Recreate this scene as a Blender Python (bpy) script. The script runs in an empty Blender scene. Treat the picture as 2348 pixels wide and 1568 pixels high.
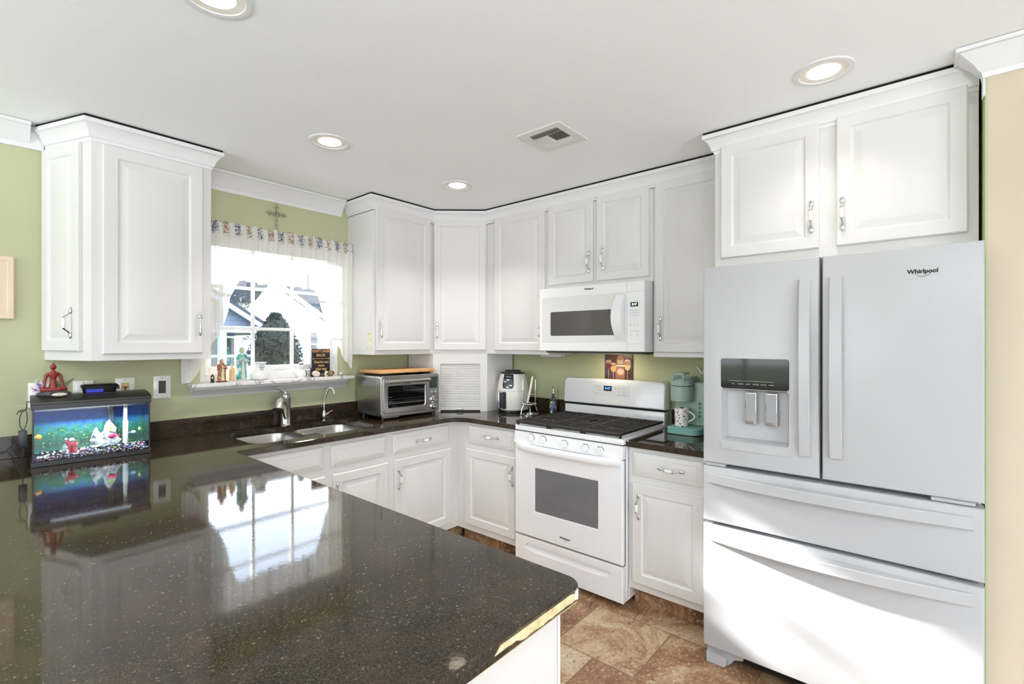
import bpy, bmesh, math, random
from mathutils import Vector, Matrix
random.seed(7)
S = bpy.context.scene
COL = S.collection
PI = math.pi

# ------------------------------------------------------------------ camera, sky, sun, exposure
cam = bpy.data.cameras.new('camera'); camo = bpy.data.objects.new('camera', cam); COL.objects.link(camo)
camo.location = (-3.0234, -3.1753, 1.4355)
camo.rotation_euler = (PI / 2, 0, math.radians(40.309) - PI / 2)
cam.sensor_width = 36; cam.lens = 36 * 1105.2 / 2348; cam.shift_y = 3.26 / 2348
cam.clip_start = 0.03; cam.clip_end = 300
S.camera = camo
S.view_settings.view_transform = 'Standard'; S.view_settings.look = 'None'
S.view_settings.exposure = 0.80; S.view_settings.gamma = 1.0; S.view_settings.use_curve_mapping = False
S.cycles.max_bounces = 10; S.cycles.diffuse_bounces = 6; S.cycles.glossy_bounces = 5
S.cycles.transmission_bounces = 6; S.cycles.transparent_max_bounces = 14
S.cycles.caustics_reflective = False; S.cycles.caustics_refractive = False
S.cycles.sample_clamp_indirect = 6.0
S.cycles.use_denoising = True

W = bpy.data.worlds.new('sky'); S.world = W; W.use_nodes = True
nt = W.node_tree; nt.nodes.clear()
out = nt.nodes.new('ShaderNodeOutputWorld'); bg = nt.nodes.new('ShaderNodeBackground')
tc = nt.nodes.new('ShaderNodeTexCoord'); sx = nt.nodes.new('ShaderNodeSeparateXYZ')
cr = nt.nodes.new('ShaderNodeValToRGB')
cr.color_ramp.elements[0].position = 0.0; cr.color_ramp.elements[0].color = (0.95, 0.975, 1.0, 1)
cr.color_ramp.elements[1].position = 0.75; cr.color_ramp.elements[1].color = (0.42, 0.66, 1.0, 1)
nt.links.new(tc.outputs['Generated'], sx.inputs[0]); nt.links.new(sx.outputs['Z'], cr.inputs[0])
nt.links.new(cr.outputs[0], bg.inputs[0]); nt.links.new(bg.outputs[0], out.inputs[0])
bg.inputs[1].default_value = 4.6

sun = bpy.data.lights.new('sun', 'SUN'); suno = bpy.data.objects.new('sun', sun); COL.objects.link(suno)
sun.energy = 18.0; sun.angle = math.radians(1.4); sun.color = (1.0, 0.975, 0.94)
suno.rotation_euler = Vector((0.23, -1.0, -0.43)).to_track_quat('-Z', 'Y').to_euler()

def area(name, loc, direction, sx_, sy_, power, color=(1, 1, 1), portal=False, shape='RECTANGLE', spread=PI):
    l = bpy.data.lights.new(name, 'AREA'); o = bpy.data.objects.new(name, l); COL.objects.link(o)
    l.shape = shape; l.size = sx_; l.size_y = sy_; l.energy = power; l.color = color; l.spread = spread
    o.location = loc; o.rotation_euler = Vector(direction).to_track_quat('-Z', 'Y').to_euler()
    if portal: l.cycles.is_portal = True
    return o
# daylight of the dining-room windows (behind the photographer) and the kitchen window
area('dining_window_daylight', (-6.56, -1.45, 1.48), (1, 0, 0), 1.9, 1.35, 150, (0.95, 0.98, 1.0), portal=True)
area('patio_door_daylight', (-3.6, -7.06, 1.12), (0, 1, 0), 2.6, 2.25, 190, (0.95, 0.98, 1.0), portal=True)
area('kitchen_window_portal', (-1.615, 0.16, 1.66), (0, -1, 0), 0.9, 0.9, 1, portal=True)

# ------------------------------------------------------------------ materials
def lin(c):
    return tuple(((v / 255) / 12.92 if v / 255 <= .04045 else ((v / 255 + .055) / 1.055) ** 2.4) for v in c[:3]) + (1.0,)
def new_mat(name):
    m = bpy.data.materials.new(name); m.use_nodes = True
    return m, m.node_tree, m.node_tree.nodes['Principled BSDF']
MATS = {}
def mat(name, rgb, rough=.5, metal=0., bump=0., bscale=200., spec=.5, emit=None, estr=0., var=0., vscale=6., coat=0.):
    if name in MATS: return MATS[name]
    m, t, b = new_mat(name); N = t.nodes; L = t.links
    b.inputs['Base Color'].default_value = lin(rgb); b.inputs['Roughness'].default_value = rough
    b.inputs['Metallic'].default_value = metal; b.inputs['Specular IOR Level'].default_value = spec
    if coat: b.inputs['Coat Weight'].default_value = coat; b.inputs['Coat Roughness'].default_value = .05
    if emit: b.inputs['Emission Color'].default_value = lin(emit); b.inputs['Emission Strength'].default_value = estr
    if bump or var:
        co = N.new('ShaderNodeTexCoord')
    if bump:
        n = N.new('ShaderNodeTexNoise'); n.inputs['Scale'].default_value = bscale; n.inputs['Detail'].default_value = 3
        bp = N.new('ShaderNodeBump'); bp.inputs['Strength'].default_value = bump; bp.inputs['Distance'].default_value = .002
        L.new(co.outputs['Object'], n.inputs['Vector']); L.new(n.outputs[0], bp.inputs['Height']); L.new(bp.outputs[0], b.inputs['Normal'])
    if var:
        n = N.new('ShaderNodeTexNoise'); n.inputs['Scale'].default_value = vscale; n.inputs['Detail'].default_value = 4
        mx = N.new('ShaderNodeMix'); mx.data_type = 'RGBA'
        c = lin(rgb); mx.inputs[6].default_value = tuple(v * (1 - var) for v in c[:3]) + (1,)
        mx.inputs[7].default_value = tuple(min(1, v * (1 + var)) for v in c[:3]) + (1,)
        L.new(co.outputs['Object'], n.inputs['Vector']); L.new(n.outputs[0], mx.inputs[0]); L.new(mx.outputs[2], b.inputs['Base Color'])
    MATS[name] = m
    return m
def ramp(N, stops, interp='LINEAR'):
    r = N.new('ShaderNodeValToRGB'); e = r.color_ramp.elements; r.color_ramp.interpolation = interp
    while len(e) < len(stops): e.new(.5)
    for i, (p, c) in enumerate(stops): e[i].position = p; e[i].color = lin(c)
    return r
def granite():
    m, t, b = new_mat('granite'); N = t.nodes; L = t.links
    co = N.new('ShaderNodeTexCoord')
    n1 = N.new('ShaderNodeTexNoise'); n1.inputs['Scale'].default_value = 11; n1.inputs['Detail'].default_value = 12; n1.inputs['Roughness'].default_value = .72
    r1 = ramp(N, [(.33, (22, 18, 14)), (.5, (39, 31, 23)), (.68, (61, 47, 34))])
    L.new(co.outputs['Object'], n1.inputs['Vector']); L.new(n1.outputs[0], r1.inputs[0])
    v = N.new('ShaderNodeTexVoronoi'); v.inputs['Scale'].default_value = 150; v.inputs['Randomness'].default_value = 1
    nd = N.new('ShaderNodeTexNoise'); nd.inputs['Scale'].default_value = 170; nd.inputs['Detail'].default_value = 2; L.new(co.outputs['Object'], nd.inputs['Vector'])
    vm = N.new('ShaderNodeVectorMath'); vm.operation = 'MULTIPLY_ADD'; vm.inputs[1].default_value = (.012, .012, .012); L.new(nd.outputs['Color'], vm.inputs[0]); L.new(co.outputs['Object'], vm.inputs[2])
    L.new(vm.outputs[0], v.inputs['Vector'])
    rd = ramp(N, [(.14, (255, 255, 255)), (.42, (0, 0, 0))]); L.new(v.outputs['Distance'], rd.inputs[0])
    sp = N.new('ShaderNodeSeparateColor'); L.new(v.outputs['Color'], sp.inputs[0])
    rs = ramp(N, [(.78, (0, 0, 0)), (1.0, (210, 210, 210))]); L.new(sp.outputs[0], rs.inputs[0])
    mu = N.new('ShaderNodeMath'); mu.operation = 'MULTIPLY'; L.new(rd.outputs[0], mu.inputs[0]); L.new(rs.outputs[0], mu.inputs[1])
    mx = N.new('ShaderNodeMix'); mx.data_type = 'RGBA'; mx.inputs[7].default_value = lin((170, 154, 128))
    L.new(mu.outputs[0], mx.inputs[0]); L.new(r1.outputs[0], mx.inputs[6])
    n2 = N.new('ShaderNodeTexNoise'); n2.inputs['Scale'].default_value = 260; n2.inputs['Detail'].default_value = 2
    r2 = ramp(N, [(.4, (0, 0, 0)), (.75, (255, 255, 255))]); L.new(co.outputs['Object'], n2.inputs['Vector']); L.new(n2.outputs[0], r2.inputs[0])
    mx2 = N.new('ShaderNodeMix'); mx2.data_type = 'RGBA'; mx2.inputs[7].default_value = lin((70, 60, 47))
    L.new(r2.outputs[0], mx2.inputs[0]); L.new(mx.outputs[2], mx2.inputs[6])
    L.new(mx2.outputs[2], b.inputs['Base Color'])
    b.inputs['Roughness'].default_value = .055; b.inputs['IOR'].default_value = 1.42
    n3 = N.new('ShaderNodeTexNoise'); n3.inputs['Scale'].default_value = 90; L.new(co.outputs['Object'], n3.inputs['Vector'])
    bp = N.new('ShaderNodeBump'); bp.inputs['Strength'].default_value = .05; bp.inputs['Distance'].default_value = .001
    L.new(n3.outputs[0], bp.inputs['Height']); L.new(bp.outputs[0], b.inputs['Normal'])
    return m
def floor_mat(name='stone_vinyl', dark=1.0):
    m, t, b = new_mat(name); N = t.nodes; L = t.links
    co = N.new('ShaderNodeTexCoord'); s = N.new('ShaderNodeSeparateXYZ'); L.new(co.outputs['Object'], s.inputs[0])
    ax = N.new('ShaderNodeMath'); ax.operation = 'ADD'; ax.inputs[1].default_value = 1.83 - .203 + .406 * 40; L.new(s.outputs['Y'], ax.inputs[0])
    ay = N.new('ShaderNodeMath'); ay.operation = 'ADD'; ay.inputs[1].default_value = .70 + .407 * 41; L.new(s.outputs['X'], ay.inputs[0])
    cb = N.new('ShaderNodeCombineXYZ'); L.new(ax.outputs[0], cb.inputs[0]); L.new(ay.outputs[0], cb.inputs[1])
    br = N.new('ShaderNodeTexBrick'); br.offset = .5; br.inputs['Scale'].default_value = 1
    br.inputs['Brick Width'].default_value = .406; br.inputs['Row Height'].default_value = .407
    br.inputs['Mortar Size'].default_value = .0028; br.inputs['Mortar Smooth'].default_value = .2
    br.inputs['Color1'].default_value = (0, 0, 0, 1); br.inputs['Color2'].default_value = (1, 1, 1, 1); br.inputs['Mortar'].default_value = (.5, .5, .5, 1)
    L.new(cb.outputs[0], br.inputs['Vector'])
    n1 = N.new('ShaderNodeTexNoise'); n1.inputs['Scale'].default_value = 4.2; n1.inputs['Detail'].default_value = 9; n1.inputs['Distortion'].default_value = .9; n1.inputs['Roughness'].default_value = .72
    L.new(co.outputs['Object'], n1.inputs['Vector'])
    md = N.new('ShaderNodeMath'); md.operation = 'MULTIPLY_ADD'; md.inputs[1].default_value = .26
    L.new(br.outputs['Color'], md.inputs[0]); L.new(n1.outputs[0], md.inputs[2])
    r1 = ramp(N, [(.36, (84, 56, 38)), (.5, (126, 88, 62)), (.6, (150, 112, 82)), (.7, (180, 154, 122)), (.84, (202, 188, 160))]); L.new(md.outputs[0], r1.inputs[0])
    n2 = N.new('ShaderNodeTexNoise'); n2.inputs['Scale'].default_value = 70; n2.inputs['Detail'].default_value = 8; n2.inputs['Roughness'].default_value = .65; n2.inputs['Distortion'].default_value = .45
    L.new(co.outputs['Object'], n2.inputs['Vector'])
    r2 = ramp(N, [(.33, (92, 60, 40)), (.44, (255, 255, 255)), (.6, (255, 255, 255)), (.68, (255, 255, 255))]); L.new(n2.outputs[0], r2.inputs[0])
    mx = N.new('ShaderNodeMix'); mx.data_type = 'RGBA'; mx.blend_type = 'MULTIPLY'; mx.inputs[0].default_value = .75
    L.new(r1.outputs[0], mx.inputs[6]); L.new(r2.outputs[0], mx.inputs[7])
    r3 = ramp(N, [(.56, (0, 0, 0)), (.66, (255, 255, 255))]); L.new(n2.outputs[0], r3.inputs[0])
    mx3 = N.new('ShaderNodeMix'); mx3.data_type = 'RGBA'; mx3.inputs[7].default_value = lin((226, 208, 178))
    f3 = N.new('ShaderNodeMath'); f3.operation = 'MULTIPLY'; f3.inputs[1].default_value = .7; L.new(r3.outputs[0], f3.inputs[0])
    L.new(f3.outputs[0], mx3.inputs[0]); L.new(mx.outputs[2], mx3.inputs[6])
    mg = N.new('ShaderNodeMix'); mg.data_type = 'RGBA'; mg.inputs[7].default_value = lin((112, 88, 66))
    L.new(br.outputs['Fac'], mg.inputs[0]); L.new(mx3.outputs[2], mg.inputs[6]); L.new(mg.outputs[2], b.inputs['Base Color'])
    b.inputs['Roughness'].default_value = .38
    bp = N.new('ShaderNodeBump'); bp.inputs['Strength'].default_value = .25; bp.inputs['Distance'].default_value = .003
    L.new(n2.outputs[0], bp.inputs['Height']); L.new(bp.outputs[0], b.inputs['Normal'])
    return m
def pane_mat(name, tint=(1, 1, 1), ior=1.45, rough=.0):
    """thin clear sheet: mostly straight-through with a glossy skin"""
    m = bpy.data.materials.new(name); m.use_nodes = True; t = m.node_tree; N = t.nodes; L = t.links; N.clear()
    o = N.new('ShaderNodeOutputMaterial'); tr = N.new('ShaderNodeBsdfTransparent'); gl = N.new('ShaderNodeBsdfGlossy'); mx = N.new('ShaderNodeMixShader')
    tr.inputs[0].default_value = tuple(tint) + (1,); gl.inputs['Roughness'].default_value = rough
    fr = N.new('ShaderNodeFresnel'); fr.inputs[0].default_value = ior
    L.new(fr.outputs[0], mx.inputs[0]); L.new(tr.outputs[0], mx.inputs[1]); L.new(gl.outputs[0], mx.inputs[2]); L.new(mx.outputs[0], o.inputs[0])
    return m
def fabric_mat(name, header=False):
    m = bpy.data.materials.new(name); m.use_nodes = True; t = m.node_tree; N = t.nodes; L = t.links; N.clear()
    o = N.new('ShaderNodeOutputMaterial'); di = N.new('ShaderNodeBsdfDiffuse'); tl = N.new('ShaderNodeBsdfTranslucent'); tr = N.new('ShaderNodeBsdfTransparent')
    co = N.new('ShaderNodeTexCoord'); s = N.new('ShaderNodeSeparateXYZ'); L.new(co.outputs['Object'], s.inputs[0])
    # printed lavender bunches: clumps in cells, broken up by fine noise
    n = N.new('ShaderNodeTexNoise'); n.inputs['Scale'].default_value = 120; n.inputs['Detail'].default_value = 4; L.new(co.outputs['Object'], n.inputs['Vector'])
    if header:
        mul = N.new('ShaderNodeMath'); mul.operation = 'MULTIPLY'; mul.inputs[1].default_value = 2 * PI / .128; L.new(s.outputs['X'], mul.inputs[0])
        sn = N.new('ShaderNodeMath'); sn.operation = 'SINE'; L.new(mul.outputs[0], sn.inputs[0])
        hue = ramp(N, [(.0, (166, 134, 110)), (.46, (166, 134, 110)), (.54, (112, 110, 128)), (1, (112, 110, 128))])
        h2 = N.new('ShaderNodeMath'); h2.operation = 'MULTIPLY_ADD'; h2.inputs[1].default_value = .5; h2.inputs[2].default_value = .5; L.new(sn.outputs[0], h2.inputs[0]); L.new(h2.outputs[0], hue.inputs[0])
        ab = N.new('ShaderNodeMath'); ab.operation = 'ABSOLUTE'; L.new(sn.outputs[0], ab.inputs[0])
        fz = N.new('ShaderNodeMapRange'); fz.inputs[1].default_value = 2.055; fz.inputs[2].default_value = 2.085; L.new(s.outputs['Z'], fz.inputs[0])
        a1 = N.new('ShaderNodeMath'); a1.operation = 'MULTIPLY'; L.new(ab.outputs[0], a1.inputs[0]); L.new(fz.outputs[0], a1.inputs[1])
        a2 = N.new('ShaderNodeMath'); a2.operation = 'MULTIPLY_ADD'; a2.inputs[1].default_value = .30; L.new(a1.outputs[0], a2.inputs[0]); L.new(n.outputs[0], a2.inputs[2])
        mk = ramp(N, [(.66, (0, 0, 0)), (.84, (255, 255, 255))]); L.new(a2.outputs[0], mk.inputs[0])
        fac = mk.outputs[0]; col = hue.outputs[0]
    else:
        mp = N.new('ShaderNodeMapping'); mp.inputs['Scale'].default_value = (1, .2, .55); L.new(co.outputs['Object'], mp.inputs[0])
        v = N.new('ShaderNodeTexVoronoi'); v.inputs['Scale'].default_value = 9; L.new(mp.outputs[0], v.inputs['Vector'])
        rd = ramp(N, [(.05, (255, 255, 255)), (.3, (0, 0, 0))]); L.new(v.outputs['Distance'], rd.inputs[0])
        a2 = N.new('ShaderNodeMath'); a2.operation = 'MULTIPLY_ADD'; a2.inputs[1].default_value = .24; L.new(rd.outputs[0], a2.inputs[0]); L.new(n.outputs[0], a2.inputs[2])
        mk = ramp(N, [(.64, (0, 0, 0)), (.76, (190, 190, 190))]); L.new(a2.outputs[0], mk.inputs[0])
        sp = N.new('ShaderNodeSeparateColor'); L.new(v.outputs['Color'], sp.inputs[0])
        hue = ramp(N, [(.0, (120, 130, 92)), (.4, (128, 138, 100)), (.5, (130, 120, 150)), (.8, (150, 140, 110))]); L.new(sp.outputs[1], hue.inputs[0])
        fac = mk.outputs[0]; col = hue.outputs[0]
    mx = N.new('ShaderNodeMix'); mx.data_type = 'RGBA'; mx.inputs[6].default_value = lin((242, 241, 237)); L.new(fac, mx.inputs[0]); L.new(col, mx.inputs[7])
    L.new(mx.outputs[2], di.inputs[0]); L.new(mx.outputs[2], tl.inputs[0])
    m1 = N.new('ShaderNodeMixShader'); m1.inputs[0].default_value = .14; L.new(di.outputs[0], m1.inputs[1]); L.new(tl.outputs[0], m1.inputs[2])
    m2 = N.new('ShaderNodeMixShader'); m2.inputs[0].default_value = .03 if header else .075
    L.new(m1.outputs[0], m2.inputs[1]); L.new(tr.outputs[0], m2.inputs[2]); L.new(m2.outputs[0], o.inputs[0])
    return m
def spotted(name, base, spots, scale, thr=.5, rough=.35):
    """base colour with scattered coloured blobs (spots = list of colours)"""
    m, t, b = new_mat(name); N = t.nodes; L = t.links; co = N.new('ShaderNodeTexCoord')
    v = N.new('ShaderNodeTexVoronoi'); v.inputs['Scale'].default_value = scale; L.new(co.outputs['Object'], v.inputs['Vector'])
    sp = N.new('ShaderNodeSeparateColor'); L.new(v.outputs['Color'], sp.inputs[0])
    st = [(i / len(spots), c) for i, c in enumerate(spots)]; r = ramp(N, st, 'CONSTANT'); L.new(sp.outputs[0], r.inputs[0])
    lt = N.new('ShaderNodeMath'); lt.operation = 'LESS_THAN'; lt.inputs[1].default_value = thr; L.new(v.outputs['Distance'], lt.inputs[0])
    mx = N.new('ShaderNodeMix'); mx.data_type = 'RGBA'; mx.inputs[6].default_value = lin(base); L.new(lt.outputs[0], mx.inputs[0]); L.new(r.outputs[0], mx.inputs[7])
    L.new(mx.outputs[2], b.inputs['Base Color']); b.inputs['Roughness'].default_value = rough
    return m
def noise_mat(name, stops, scale, rough=.5, detail=5, stretch=(1, 1, 1), metal=0., dist=0.):
    m, t, b = new_mat(name); N = t.nodes; L = t.links; co = N.new('ShaderNodeTexCoord'); mp = N.new('ShaderNodeMapping'); mp.inputs['Scale'].default_value = stretch
    n = N.new('ShaderNodeTexNoise'); n.inputs['Scale'].default_value = scale; n.inputs['Detail'].default_value = detail; n.inputs['Distortion'].default_value = dist
    L.new(co.outputs['Object'], mp.inputs[0]); L.new(mp.outputs[0], n.inputs['Vector'])
    r = ramp(N, stops); L.new(n.outputs[0], r.inputs[0]); L.new(r.outputs[0], b.inputs['Base Color'])
    b.inputs['Roughness'].default_value = rough; b.inputs['Metallic'].default_value = metal
    return m
def poster_mat():
    m, t, b = new_mat('aquarium_print'); N = t.nodes; L = t.links; co = N.new('ShaderNodeTexCoord'); s = N.new('ShaderNodeSeparateXYZ'); L.new(co.outputs['Object'], s.inputs[0])
    n = N.new('ShaderNodeTexNoise'); n.inputs['Scale'].default_value = 26; n.inputs['Detail'].default_value = 7; n.inputs['Roughness'].default_value = .65; n.inputs['Distortion'].default_value = 2.2
    L.new(co.outputs['Object'], n.inputs['Vector'])
    a = N.new('ShaderNodeMath'); a.operation = 'MULTIPLY_ADD'; a.inputs[1].default_value = 5.2; L.new(s.outputs['Z'], a.inputs[0])
    nm = N.new('ShaderNodeMath'); nm.operation = 'MULTIPLY_ADD'; nm.inputs[1].default_value = 1.1; nm.inputs[2].default_value = -.72; L.new(n.outputs[0], nm.inputs[0]); L.new(nm.outputs[0], a.inputs[2])
    r = ramp(N, [(.1, (18, 44, 36)), (.34, (12, 78, 54)), (.52, (14, 108, 94)), (.64, (16, 92, 156)), (.8, (20, 66, 168)), (1, (30, 70, 140))]); L.new(a.outputs[0], r.inputs[0])
    n2 = N.new('ShaderNodeTexNoise'); n2.inputs['Scale'].default_value = 45; n2.inputs['Detail'].default_value = 2; n2.inputs['Distortion'].default_value = 3; L.new(co.outputs['Object'], n2.inputs['Vector'])
    zf = N.new('ShaderNodeMapRange'); zf.inputs[1].default_value = .16; zf.inputs[2].default_value = .10; L.new(s.outputs['Z'], zf.inputs[0])
    r2 = ramp(N, [(.60, (0, 0, 0)), (.68, (255, 255, 255))]); L.new(n2.outputs[0], r2.inputs[0])
    f = N.new('ShaderNodeMath'); f.operation = 'MULTIPLY'; L.new(r2.outputs[0], f.inputs[0]); L.new(zf.outputs[0], f.inputs[1])
    mx = N.new('ShaderNodeMix'); mx.data_type = 'RGBA'; mx.inputs[7].default_value = lin((126, 150, 70)); L.new(f.outputs[0], mx.inputs[0]); L.new(r.outputs[0], mx.inputs[6])
    L.new(mx.outputs[2], b.inputs['Base Color']); b.inputs['Roughness'].default_value = .6
    return m

M_WHITE = mat('cabinet_white', (224, 223, 222), .38)
M_TRIM = mat('trim_white', (230, 230, 231), .4)
M_CEIL = mat('ceiling_paint', (248, 249, 250), .9, bump=.35, bscale=260)
M_GREEN = mat('sage_wall_paint', (188, 191, 154), .75, bump=.08, bscale=300)
M_BEIGE = mat('cream_wall_paint', (206, 193, 172), .75, bump=.08, bscale=300)
M_GRAN = granite(); M_FLOOR = floor_mat()
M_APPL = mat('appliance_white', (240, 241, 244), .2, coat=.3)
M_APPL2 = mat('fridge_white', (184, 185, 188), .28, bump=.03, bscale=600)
M_CHROME = mat('chrome', (225, 225, 228), .08, 1.)
M_STEEL = mat('brushed_steel', (190, 188, 184), .28, 1., bump=.05, bscale=120)
M_DSTEEL = mat('grey_steel', (150, 152, 156), .32, 1.)
M_BLACK = mat('black_plastic', (14, 14, 15), .35)
M_GAPSHADE = mat('gap_shade_black', (5, 5, 5), .9)  # near-black, paints in the shade of narrow gaps
M_IRON = mat('cast_iron', (30, 28, 28), .55)
M_PORC = mat('porcelain', (244, 243, 240), .15)
M_DGLASS = mat('dark_glass', (12, 12, 13), .03)
M_GREYGL = mat('grey_glass', (112, 112, 116), .08, var=.1, vscale=300)
M_MINT = mat('mint_plastic', (158, 182, 168), .38)
M_MINTD = mat('teal_plastic', (124, 178, 168), .3)
M_PANE = pane_mat('window_glass')
M_TANKG = pane_mat('tank_glass', (.97, .99, .99), 1.22)
M_WOOD = noise_mat('bamboo', [(.3, (205, 150, 92)), (.55, (224, 176, 120)), (.75, (234, 192, 140))], 6, .45, stretch=(2, 30, 30))
M_MARBLE = noise_mat('marble', [(.4, (236, 234, 232)), (.52, (240, 238, 236)), (.56, (160, 158, 160)), (.6, (238, 236, 234))], 5, .25, dist=2.2)
M_INK = mat('black_ink', (16, 16, 18), .5)
M_GREYINK = mat('grey_ink', (120, 122, 126), .5)
M_LED = mat('blue_digits', (40, 110, 255), .5, emit=(70, 140, 255), estr=2.2)

# ------------------------------------------------------------------ mesh builder
class MB:
    def __init__(s): s.bm = bmesh.new(); s.M = Matrix.Identity(4); s.mi = 0
    def add(s, vs, fs):
        v = [s.bm.verts.new(s.M @ Vector(p)) for p in vs]
        for f in fs:
            try: q = s.bm.faces.new([v[i] for i in f]); q.material_index = s.mi
            except ValueError: pass
        return v
    def box(s, a, b, bev=0., seg=2):
        x0, y0, z0 = [min(p, q) for p, q in zip(a, b)]; x1, y1, z1 = [max(p, q) for p, q in zip(a, b)]
        vs = [(x0, y0, z0), (x1, y0, z0), (x1, y1, z0), (x0, y1, z0), (x0, y0, z1), (x1, y0, z1), (x1, y1, z1), (x0, y1, z1)]
        fs = [(3, 2, 1, 0), (4, 5, 6, 7), (0, 1, 5, 4), (1, 2, 6, 5), (2, 3, 7, 6), (3, 0, 4, 7)]
        v = s.add(vs, fs)
        if bev:
            es = list({e for q in v for e in q.link_edges})
            r = bmesh.ops.bevel(s.bm, geom=es, offset=bev, segments=seg, profile=.5, affect='EDGES')
            for f in r['faces']: f.material_index = s.mi
        return s
    def loft(s, rings, close=True, cap0=True, cap1=True):
        n = len(rings[0]); base = [p for r in rings for p in r]; fs = []
        for i in range(len(rings) - 1):
            for j in range(n if close else n - 1):
                k = (j + 1) % n
                fs.append((i * n + j, i * n + k, (i + 1) * n + k, (i + 1) * n + j))
        if cap0: fs.append(tuple(reversed(range(n))))
        if cap1: fs.append(tuple((len(rings) - 1) * n + j for j in range(n)))
        s.add(base, fs); return s
    def lathe(s, prof, n=28, c=(0, 0, 0), sx=1., sy=1., cap=True):
        rs = []
        for r, z in prof:
            r = max(r, 1e-5)
            rs.append([(c[0] + r * sx * math.cos(2 * PI * j / n), c[1] + r * sy * math.sin(2 * PI * j / n), c[2] + z) for j in range(n)])
        return s.loft(rs, True, cap, cap)
    def cyl(s, p0, p1, r0, r1=None, n=16, cap=True):
        r1 = r0 if r1 is None else r1
        return s.tube([p0, p1], [r0, r1], n, cap=cap)
    def tube(s, pts, r, n=8, closed=False, cap=True, flat=1.):
        pts = [Vector(p) for p in pts]; k = len(pts); rs = r if isinstance(r, (list, tuple)) else [r] * k
        rings = []; up = None
        for i, p in enumerate(pts):
            a = pts[(i - 1) % k] if (closed or i) else p; b = pts[(i + 1) % k] if (closed or i < k - 1) else p
            d = (b - a).normalized() if (b - a).length else Vector((0, 0, 1))
            if up is None: up = Vector((0, 0, 1)) if abs(d.z) < .9 else Vector((1, 0, 0))
            u = (up - d * up.dot(d)); u = u.normalized() if u.length > 1e-6 else d.orthogonal().normalized(); w = d.cross(u); up = u
            rings.append([tuple(p + (u * math.cos(2 * PI * j / n) * flat + w * math.sin(2 * PI * j / n)) * rs[i]) for j in range(n)])
        if closed: rings.append(rings[0])
        return s.loft(rings, True, cap and not closed, cap and not closed)
    def sphere(s, c, r, n=16, m=10):
        r = (r, r, r) if not isinstance(r, (tuple, list)) else r
        rs = []
        for i in range(m + 1):
            t = PI * i / m; q = max(math.sin(t), 1e-4)
            rs.append([(c[0] + r[0] * q * math.cos(2 * PI * j / n), c[1] + r[1] * q * math.sin(2 * PI * j / n), c[2] - r[2] * math.cos(t)) for j in range(n)])
        return s.loft(rs)
    def prism(s, poly, f0, f1):
        """poly: list of 2-D points; f0/f1 map a 2-D point to 3-D"""
        return s.loft([[f0(p) for p in poly], [f1(p) for p in poly]])
    def fill(s, loops, f):
        """flat face with holes; loops of 2-D points"""
        es = []
        vv = []
        for lp in loops:
            v = [s.bm.verts.new(s.M @ Vector(f(p))) for p in lp]; vv.append(v)
            es += [s.bm.edges.new((v[i], v[(i + 1) % len(v)])) for i in range(len(v))]
        r = bmesh.ops.triangle_fill(s.bm, use_beauty=True, use_dissolve=False, edges=es)
        for g in r['geom']:
            if isinstance(g, bmesh.types.BMFace): g.material_index = s.mi
        return vv
    def mesh(s, name, angle=35, weld=True):
        if weld: bmesh.ops.remove_doubles(s.bm, verts=s.bm.verts, dist=1e-5)
        bmesh.ops.recalc_face_normals(s.bm, faces=s.bm.faces)
        me = bpy.data.meshes.new(name); s.bm.to_mesh(me); s.bm.free()
        for p in me.polygons: p.use_smooth = True
        me.set_sharp_from_angle(angle=math.radians(angle))
        return me
WM = {}                                                  # world matrices by object name
def put(name, me, mats, parent=None, Mw=None):
    """link mesh me, given in the frame Mw (world when None); parented under parent"""
    o = bpy.data.objects.new(name, me); COL.objects.link(o)
    if mats:
        for m in (mats if isinstance(mats, (list, tuple)) else [mats]):
            if not me.materials or len(me.materials) < (len(mats) if isinstance(mats, (list, tuple)) else 1): me.materials.append(m)
    Mw = Mw or Matrix.Identity(4)
    if parent:
        o.parent = parent; o.matrix_local = WM[parent.name].inverted() @ Mw
    else: o.matrix_world = Mw
    WM[o.name] = Mw.copy(); return o
def T(x, y, z): return Matrix.Translation((x, y, z))
def part(name, mb, mats, parent, Mw=None, angle=35, label=None, kind=None):
    """mesh built in world coords (Mw None) or in frame Mw; origin set to parent's frame"""
    if Mw is None:
        Mw = WM[parent.name]; me = mb.mesh(name, angle); me.transform(Mw.inverted())
    else: me = mb.mesh(name, angle)
    o = put(name, me, mats, parent, Mw)
    if label: o['label'] = label
    if kind: o['kind'] = kind
    return o
def thing(name, label, cat, loc, rz=0., group=None):
    o = bpy.data.objects.new(name, None); COL.objects.link(o); o.empty_display_size = .05
    Mw = T(*loc) @ Matrix.Rotation(rz, 4, 'Z'); o.matrix_world = Mw; WM[o.name] = Mw
    o['label'] = label; o['category'] = cat
    if group: o['group'] = group
    return o
def single(name, mb, mats, label, cat, at, rz=0., group=None, local=False, angle=35):
    Mw = T(*at) @ Matrix.Rotation(rz, 4, 'Z'); me = mb.mesh(name, angle)
    if not local: me.transform(Mw.inverted())
    o = put(name, me, mats, None, Mw); o['label'] = label; o['category'] = cat
    if group: o['group'] = group
    return o
def struct(name, mb, mats, parent=None, angle=35):
    o = put(name, mb.mesh(name, angle), mats, parent)
    if not parent: o['kind'] = 'structure'
    return o
def frame(O, U, N):
    U = Vector(U).normalized(); N = Vector(N).normalized(); V = Vector((0, 0, 1))
    m = Matrix.Identity(4)
    for i in range(3): m[i][0] = U[i]; m[i][1] = V[i]; m[i][2] = N[i]; m[i][3] = O[i]
    return m
def rect(i, w, h, n): return [(i, i, n), (w - i, i, n), (w - i, h - i, n), (i, h - i, n)]
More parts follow.
